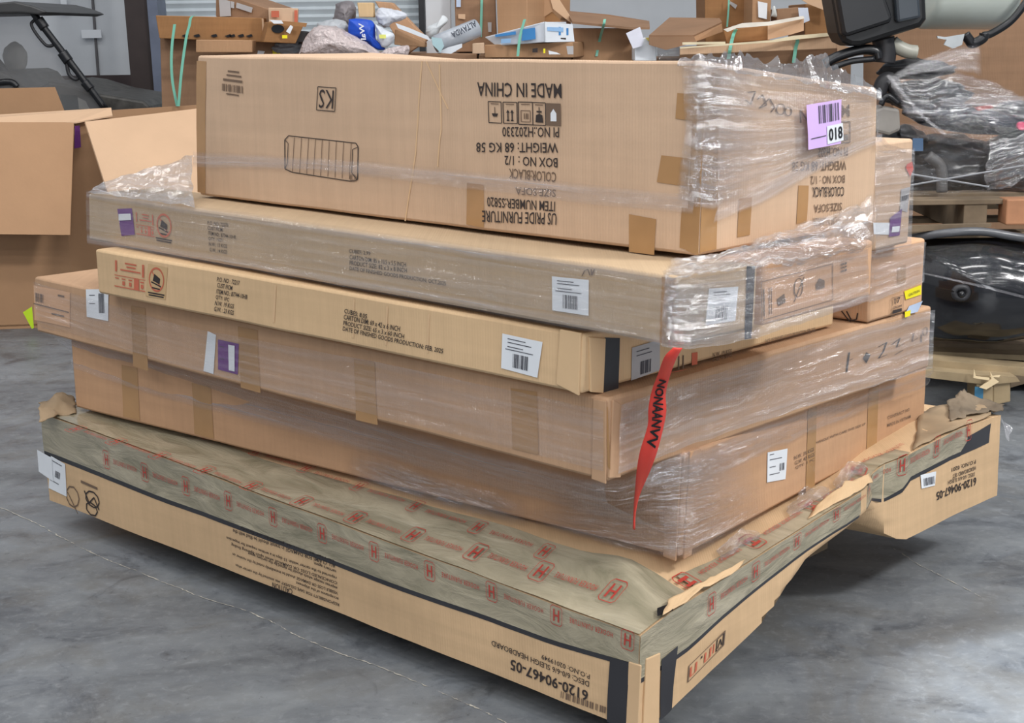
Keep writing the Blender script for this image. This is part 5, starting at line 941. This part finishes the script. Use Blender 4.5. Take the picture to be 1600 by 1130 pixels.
pblob('black_mass', 1410, 232, 76, 70, 6.1, .3, BLK, SCO, 13, .2); pblob('black_mass', 1590, 178, 70, 40, 6.0, .3, BLK, SCO, 15, .2); pblob('frame_mass', 1430, 108, 110, 30, 6.05, .2, BLK2, SCO, 17, .25); pblob('frame_mass', 1450, 150, 120, 50, 6.1, .2, plain('body_smoke', (30, 32, 36), .3), SCO, 19, .25)
pplate('red_panel', [(1522, 168), (1546, 163), (1550, 168), (1526, 173)], 5.75, plain('panel_red', (196, 62, 44), .4), .02, SCO); pplate('blue_tag', [(1426, 216), (1442, 216), (1442, 236), (1426, 236)], 5.85, plain('tag_blue', (76, 112, 150), .5), .004, SCO)
m = MB(); c_ = at_y(1597, 197, 5.7); m.tube([c_, c_+V((0, .02, 0))], .016, 16); m.build('pink_reflector', plain('pink', (222, 60, 110), .4), SCO)
vt([(1450, 243), (1470, 262), (1472, 300)], .022, 'frame_tube', plain('tube_grey', (104, 104, 104), .4), ys=[5.8]*3, par=SCO)
WR2 = empty('stretch_wrap', at_y(1480, 312, 5.7), 'loose stretch wrap draped over the scooter on the upper pallet', 'plastic wrap')
def Y(u, v, y): return at_y(u, v, y)
sheet('film_panel', [[Y(1394, 118, 5.7), Y(1440, 92, 5.75), Y(1500, 72, 5.8), Y(1532, 66, 5.85)], [Y(1378, 128, 5.65), Y(1440, 114, 5.65), Y(1500, 110, 5.7), Y(1534, 118, 5.8)]], FM_MID, WR2, n=30, m=12, amp=.012, seed=31, freq=7, fade=(.1, .15))
sheet('film_panel', [[Y(1384, 118, 5.62), Y(1440, 112, 5.6), Y(1500, 114, 5.65), Y(1545, 124, 5.8)], [Y(1400, 150, 5.6), Y(1450, 146, 5.6), Y(1500, 142, 5.65), Y(1600, 150, 5.8)], [Y(1420, 190, 5.6), Y(1470, 196, 5.6), Y(1530, 190, 5.65), Y(1640, 200, 5.8)]], FM_SHINY, WR2, n=40, m=20, amp=.016, seed=32, freq=8, fade=(.06, .15))
sheet('film_panel', [[Y(1404, 192, 5.66), Y(1460, 188, 5.6), Y(1540, 178, 5.6), Y(1650, 200, 5.62)], [Y(1410, 215, 5.62), Y(1470, 222, 5.55), Y(1550, 226, 5.55), Y(1650, 240, 5.56)], [Y(1418, 306, 5.72), Y(1470, 304, 5.68), Y(1545, 302, 5.66), Y(1650, 300, 5.64)]], film('film_smoke', .06, .1, 1.5, .5, (.6, .6, .62)), WR2, n=50, m=30, amp=.016, seed=33, freq=9)
sheet('film_band', [[Y(1470, 152, 5.52), Y(1540, 150, 5.55), Y(1650, 148, 5.6)], [Y(1470, 165, 5.52), Y(1540, 166, 5.55), Y(1650, 162, 5.6)]], FM_DENSE, WR2, n=20, m=4, amp=.006, seed=34)
sheet('film_corner', [[Y(1548, 222, 5.5), Y(1600, 210, 5.5), Y(1660, 214, 5.5)], [Y(1540, 260, 5.5), Y(1600, 240, 5.5), Y(1660, 236, 5.5)], [Y(1542, 296, 5.55), Y(1560, 296, 5.55), Y(1580, 292, 5.55)]], FM_SHINY, WR2, n=24, m=24, amp=.014, seed=35, freq=16)
for q in ([(1385, 118, 5.58), (1440, 185, 5.5), (1475, 212, 5.45)],): sheet('film_edge', [[Y(*a_) for a_ in q], [Y(a_[0]+5, a_[1]-2, a_[2]) for a_ in q]], FM_DENSE, WR2, n=16, m=2, amp=.002)
for a_, c_ in ((((1422, 272), (1545, 292))), (((1420, 290), (1650, 250)))): m = MB(); m.tube([Y(*a_, 5.45), Y(*c_, 5.45)], .0035, 6); m.build('film_cord', plain('cord_grey', (136, 138, 142), .4), WR2)
def pallet(name, lab, x0, x1, y, ztop, depth, mat, th=.13):
    r_ = empty(name, V(((x0+x1)/2, y, ztop-th)), lab, 'pallet')
    for k in range(5):
        m = MB(); m.box(((x0+x1)/2, y+.05+k*(depth-.1)/4, ztop-.01), (x1-x0, .11, .02)); m.build('deck_board', mat, r_, bevel=.003)
    for q in (x0+.05, (x0+x1)/2, x1-.05):
        m = MB(); m.box((q, y+depth/2, ztop-.02-(th-.04)/2), (.09, depth, th-.04)); m.build('stringer', mat, r_, bevel=.003)
    for k in range(3):
        m = MB(); m.box(((x0+x1)/2, y+.05+k*(depth-.1)/2, ztop-th+.01), (x1-x0, .1, .02)); m.build('bottom_board', mat, r_, bevel=.003)
    return r_
zt_ = at_y(1480, 306, 5.75).z
pallet('wooden_pallet', 'upper wooden pallet carrying the film covered scooter', at_y(1418, 310, 5.75).x-.25, at_y(1600, 310, 5.75).x+.25, 5.62, zt_, 1.0, WOODD, .15)
m = MB(); c_ = at_y(1588, 328, 5.62); m.box((c_.x, 5.62, c_.z-.003), (.11, .1, .098)); o = m.build('block', plain('wood_orange', (176, 126, 92), .8, var=.2, bump=.3), bpy.data.objects['wooden_pallet.001'], bevel=.006); o['label'] = 'reddish wooden block'
pplate('cross_brace', [(1400, 352), (1545, 348), (1545, 353), (1400, 362)], 5.6, WOODD, .03, bpy.data.objects['wooden_pallet.001'])
FAIR = empty('vehicle_part', at_y(1530, 540, 5.9), 'large glossy black body part wrapped in film on the lower pallet', 'vehicle part')
def pod(P_):
    return P_
m = MB(); pts = arc([at_y(u, v, 5.7) for u, v in ((1425, 378), (1480, 368), (1535, 366), (1580, 374), (1640, 382), (1700, 400), (1700, 470), (1650, 520), (1590, 530), (1540, 537), (1490, 534), (1440, 528), (1410, 500), (1408, 430))]+[at_y(1425, 378, 5.7)], 5)[:-1]
c_ = sum(pts, V())/len(pts); vs = []; Rr = [1, .97, .9, .75, .5, .2]; k = len(pts)
for side in (-1, 1):
    for r_ in Rr:
        for p_ in pts: q = c_.lerp(p_, r_); q += V((0, side*.28*(1-r_**4), 0)); vs.append(q+noise.noise_vector(q*3)*.02*(1-r_))
fs = []
for s_ in (0, 1):
    o_ = s_*len(Rr)*k
    for j in range(len(Rr)-1):
        for i in range(k): fs.append((o_+j*k+i, o_+j*k+(i+1) % k, o_+(j+1)*k+(i+1) % k, o_+(j+1)*k+i))
    fs.append(tuple(o_+(len(Rr)-1)*k+i for i in range(k)))
GLOSS = plain('gloss_black', (22, 23, 27), .16, var=.2, bump=.03, coat=.7)
mesh('shell', vs, fs, GLOSS, FAIR, smooth=True)
vt([(1490, 456), (1496, 450), (1508, 450), (1512, 458), (1506, 466), (1494, 464), (1490, 456)], .012, 'vent_ring', BLK2, ys=[5.415]*7, par=FAIR); pblob('latch_knob', 1501, 459, 14, 14, 5.42, .05, plain('knob_black', (30, 30, 32), .1), FAIR, 2, .02)
m = MB(); m.tube(arc([at_y(1425, 372, 5.62), at_y(1480, 364, 5.55), at_y(1535, 362, 5.55), at_y(1600, 372, 5.55), at_y(1680, 380, 5.6)], 6), .016, 8); m.build('rim_trim', plain('trim_grey', (90, 92, 96), .3), FAIR, smooth=True)
WR3 = empty('stretch_wrap', at_y(1530, 530, 5.4), 'stretch wrap drawn tight over the glossy black body part', 'plastic wrap')
sheet('film_band', [[Y(1436, 386, 5.36), Y(1520, 380, 5.34), Y(1600, 388, 5.34), Y(1690, 400, 5.36)], [Y(1436, 424, 5.34), Y(1520, 440, 5.33), Y(1600, 460, 5.33), Y(1690, 470, 5.35)]], film('film_faint', .02, .025, 1.1, .1, (.7, .7, .72), facet=.15), WR3, n=40, m=14, amp=.006, seed=41, freq=8)
sheet('film_band', [[Y(1436, 424, 5.335), Y(1520, 442, 5.325), Y(1600, 462, 5.325)], [Y(1436, 427, 5.335), Y(1520, 446, 5.325), Y(1600, 466, 5.325)]], FM_DENSE, WR3, n=30, m=2, amp=.001, seed=42)
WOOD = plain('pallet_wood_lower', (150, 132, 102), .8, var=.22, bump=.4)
# lower pallet, broken corner and stray boards
zl = at_y(1500, 552, 5.6).z
PLW = empty('wooden_pallet', at_y(1500, 620, 5.7), 'lower wooden pallet with a splintered corner block under the black part', 'pallet')
def board(name, px, ys, th, mat=WOOD): return pplate(name, px, 0, mat, th, PLW, ys=ys)
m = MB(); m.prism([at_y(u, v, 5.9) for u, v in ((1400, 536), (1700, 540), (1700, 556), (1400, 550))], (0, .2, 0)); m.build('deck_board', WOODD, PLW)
board('deck_board', [(1440, 541), (1640, 549), (1640, 558), (1440, 547)], [5.8]*4, .1); board('deck_board', [(1430, 551), (1614, 567), (1610, 578), (1596, 578), (1430, 562)], [5.55]*5, .12)
board('deck_board', [(1430, 569), (1520, 577), (1575, 580), (1580, 587), (1530, 592), (1430, 580)], [5.45]*6, .1)
m = MB(); a_ = at_y(1527, 596, 5.35); c_ = at_y(1552, 631, 5.35); m.prism([at_y(u, v, 5.35) for u, v in ((1526, 600), (1552, 604), (1552, 632), (1526, 634))], (.0, .12, 0)); m.prism([at_y(u, v, 5.36) for u, v in ((1552, 600), (1579, 590), (1579, 628), (1552, 634))], (0, .3, 0)); o = m.build('corner_block', WOOD, PLW, bevel=.004)
pplate('blue_paint_end', [(1523, 604), (1536, 606), (1535, 630), (1522, 627)], 5.345, plain('paint_blue', (54, 110, 140), .6), .004, PLW)
for q in ([(1520, 590), (1521, 576), (1524, 588), (1545, 590), (1545, 594)], [(1530, 605), (1548, 592), (1546, 580), (1552, 590), (1560, 596), (1540, 608)], [(1546, 588), (1562, 586), (1560, 589)]): pplate('splinter', q, 5.33, plain('fresh_wood', (226, 204, 164), .8), .008, PLW)
m = MB(); m.prism([at_y(u, v, 5.75) for u, v in ((1579, 584), (1640, 580), (1640, 615), (1600, 600), (1579, 606))], (0, .5, 0)); m.build('stringer', WOODD, PLW)
m = MB(); m.box((at_y(1470, 600, 6.2).x, 6.2, .06), (.9, .3, .12)); m.build('stringer', WOODD, PLW)
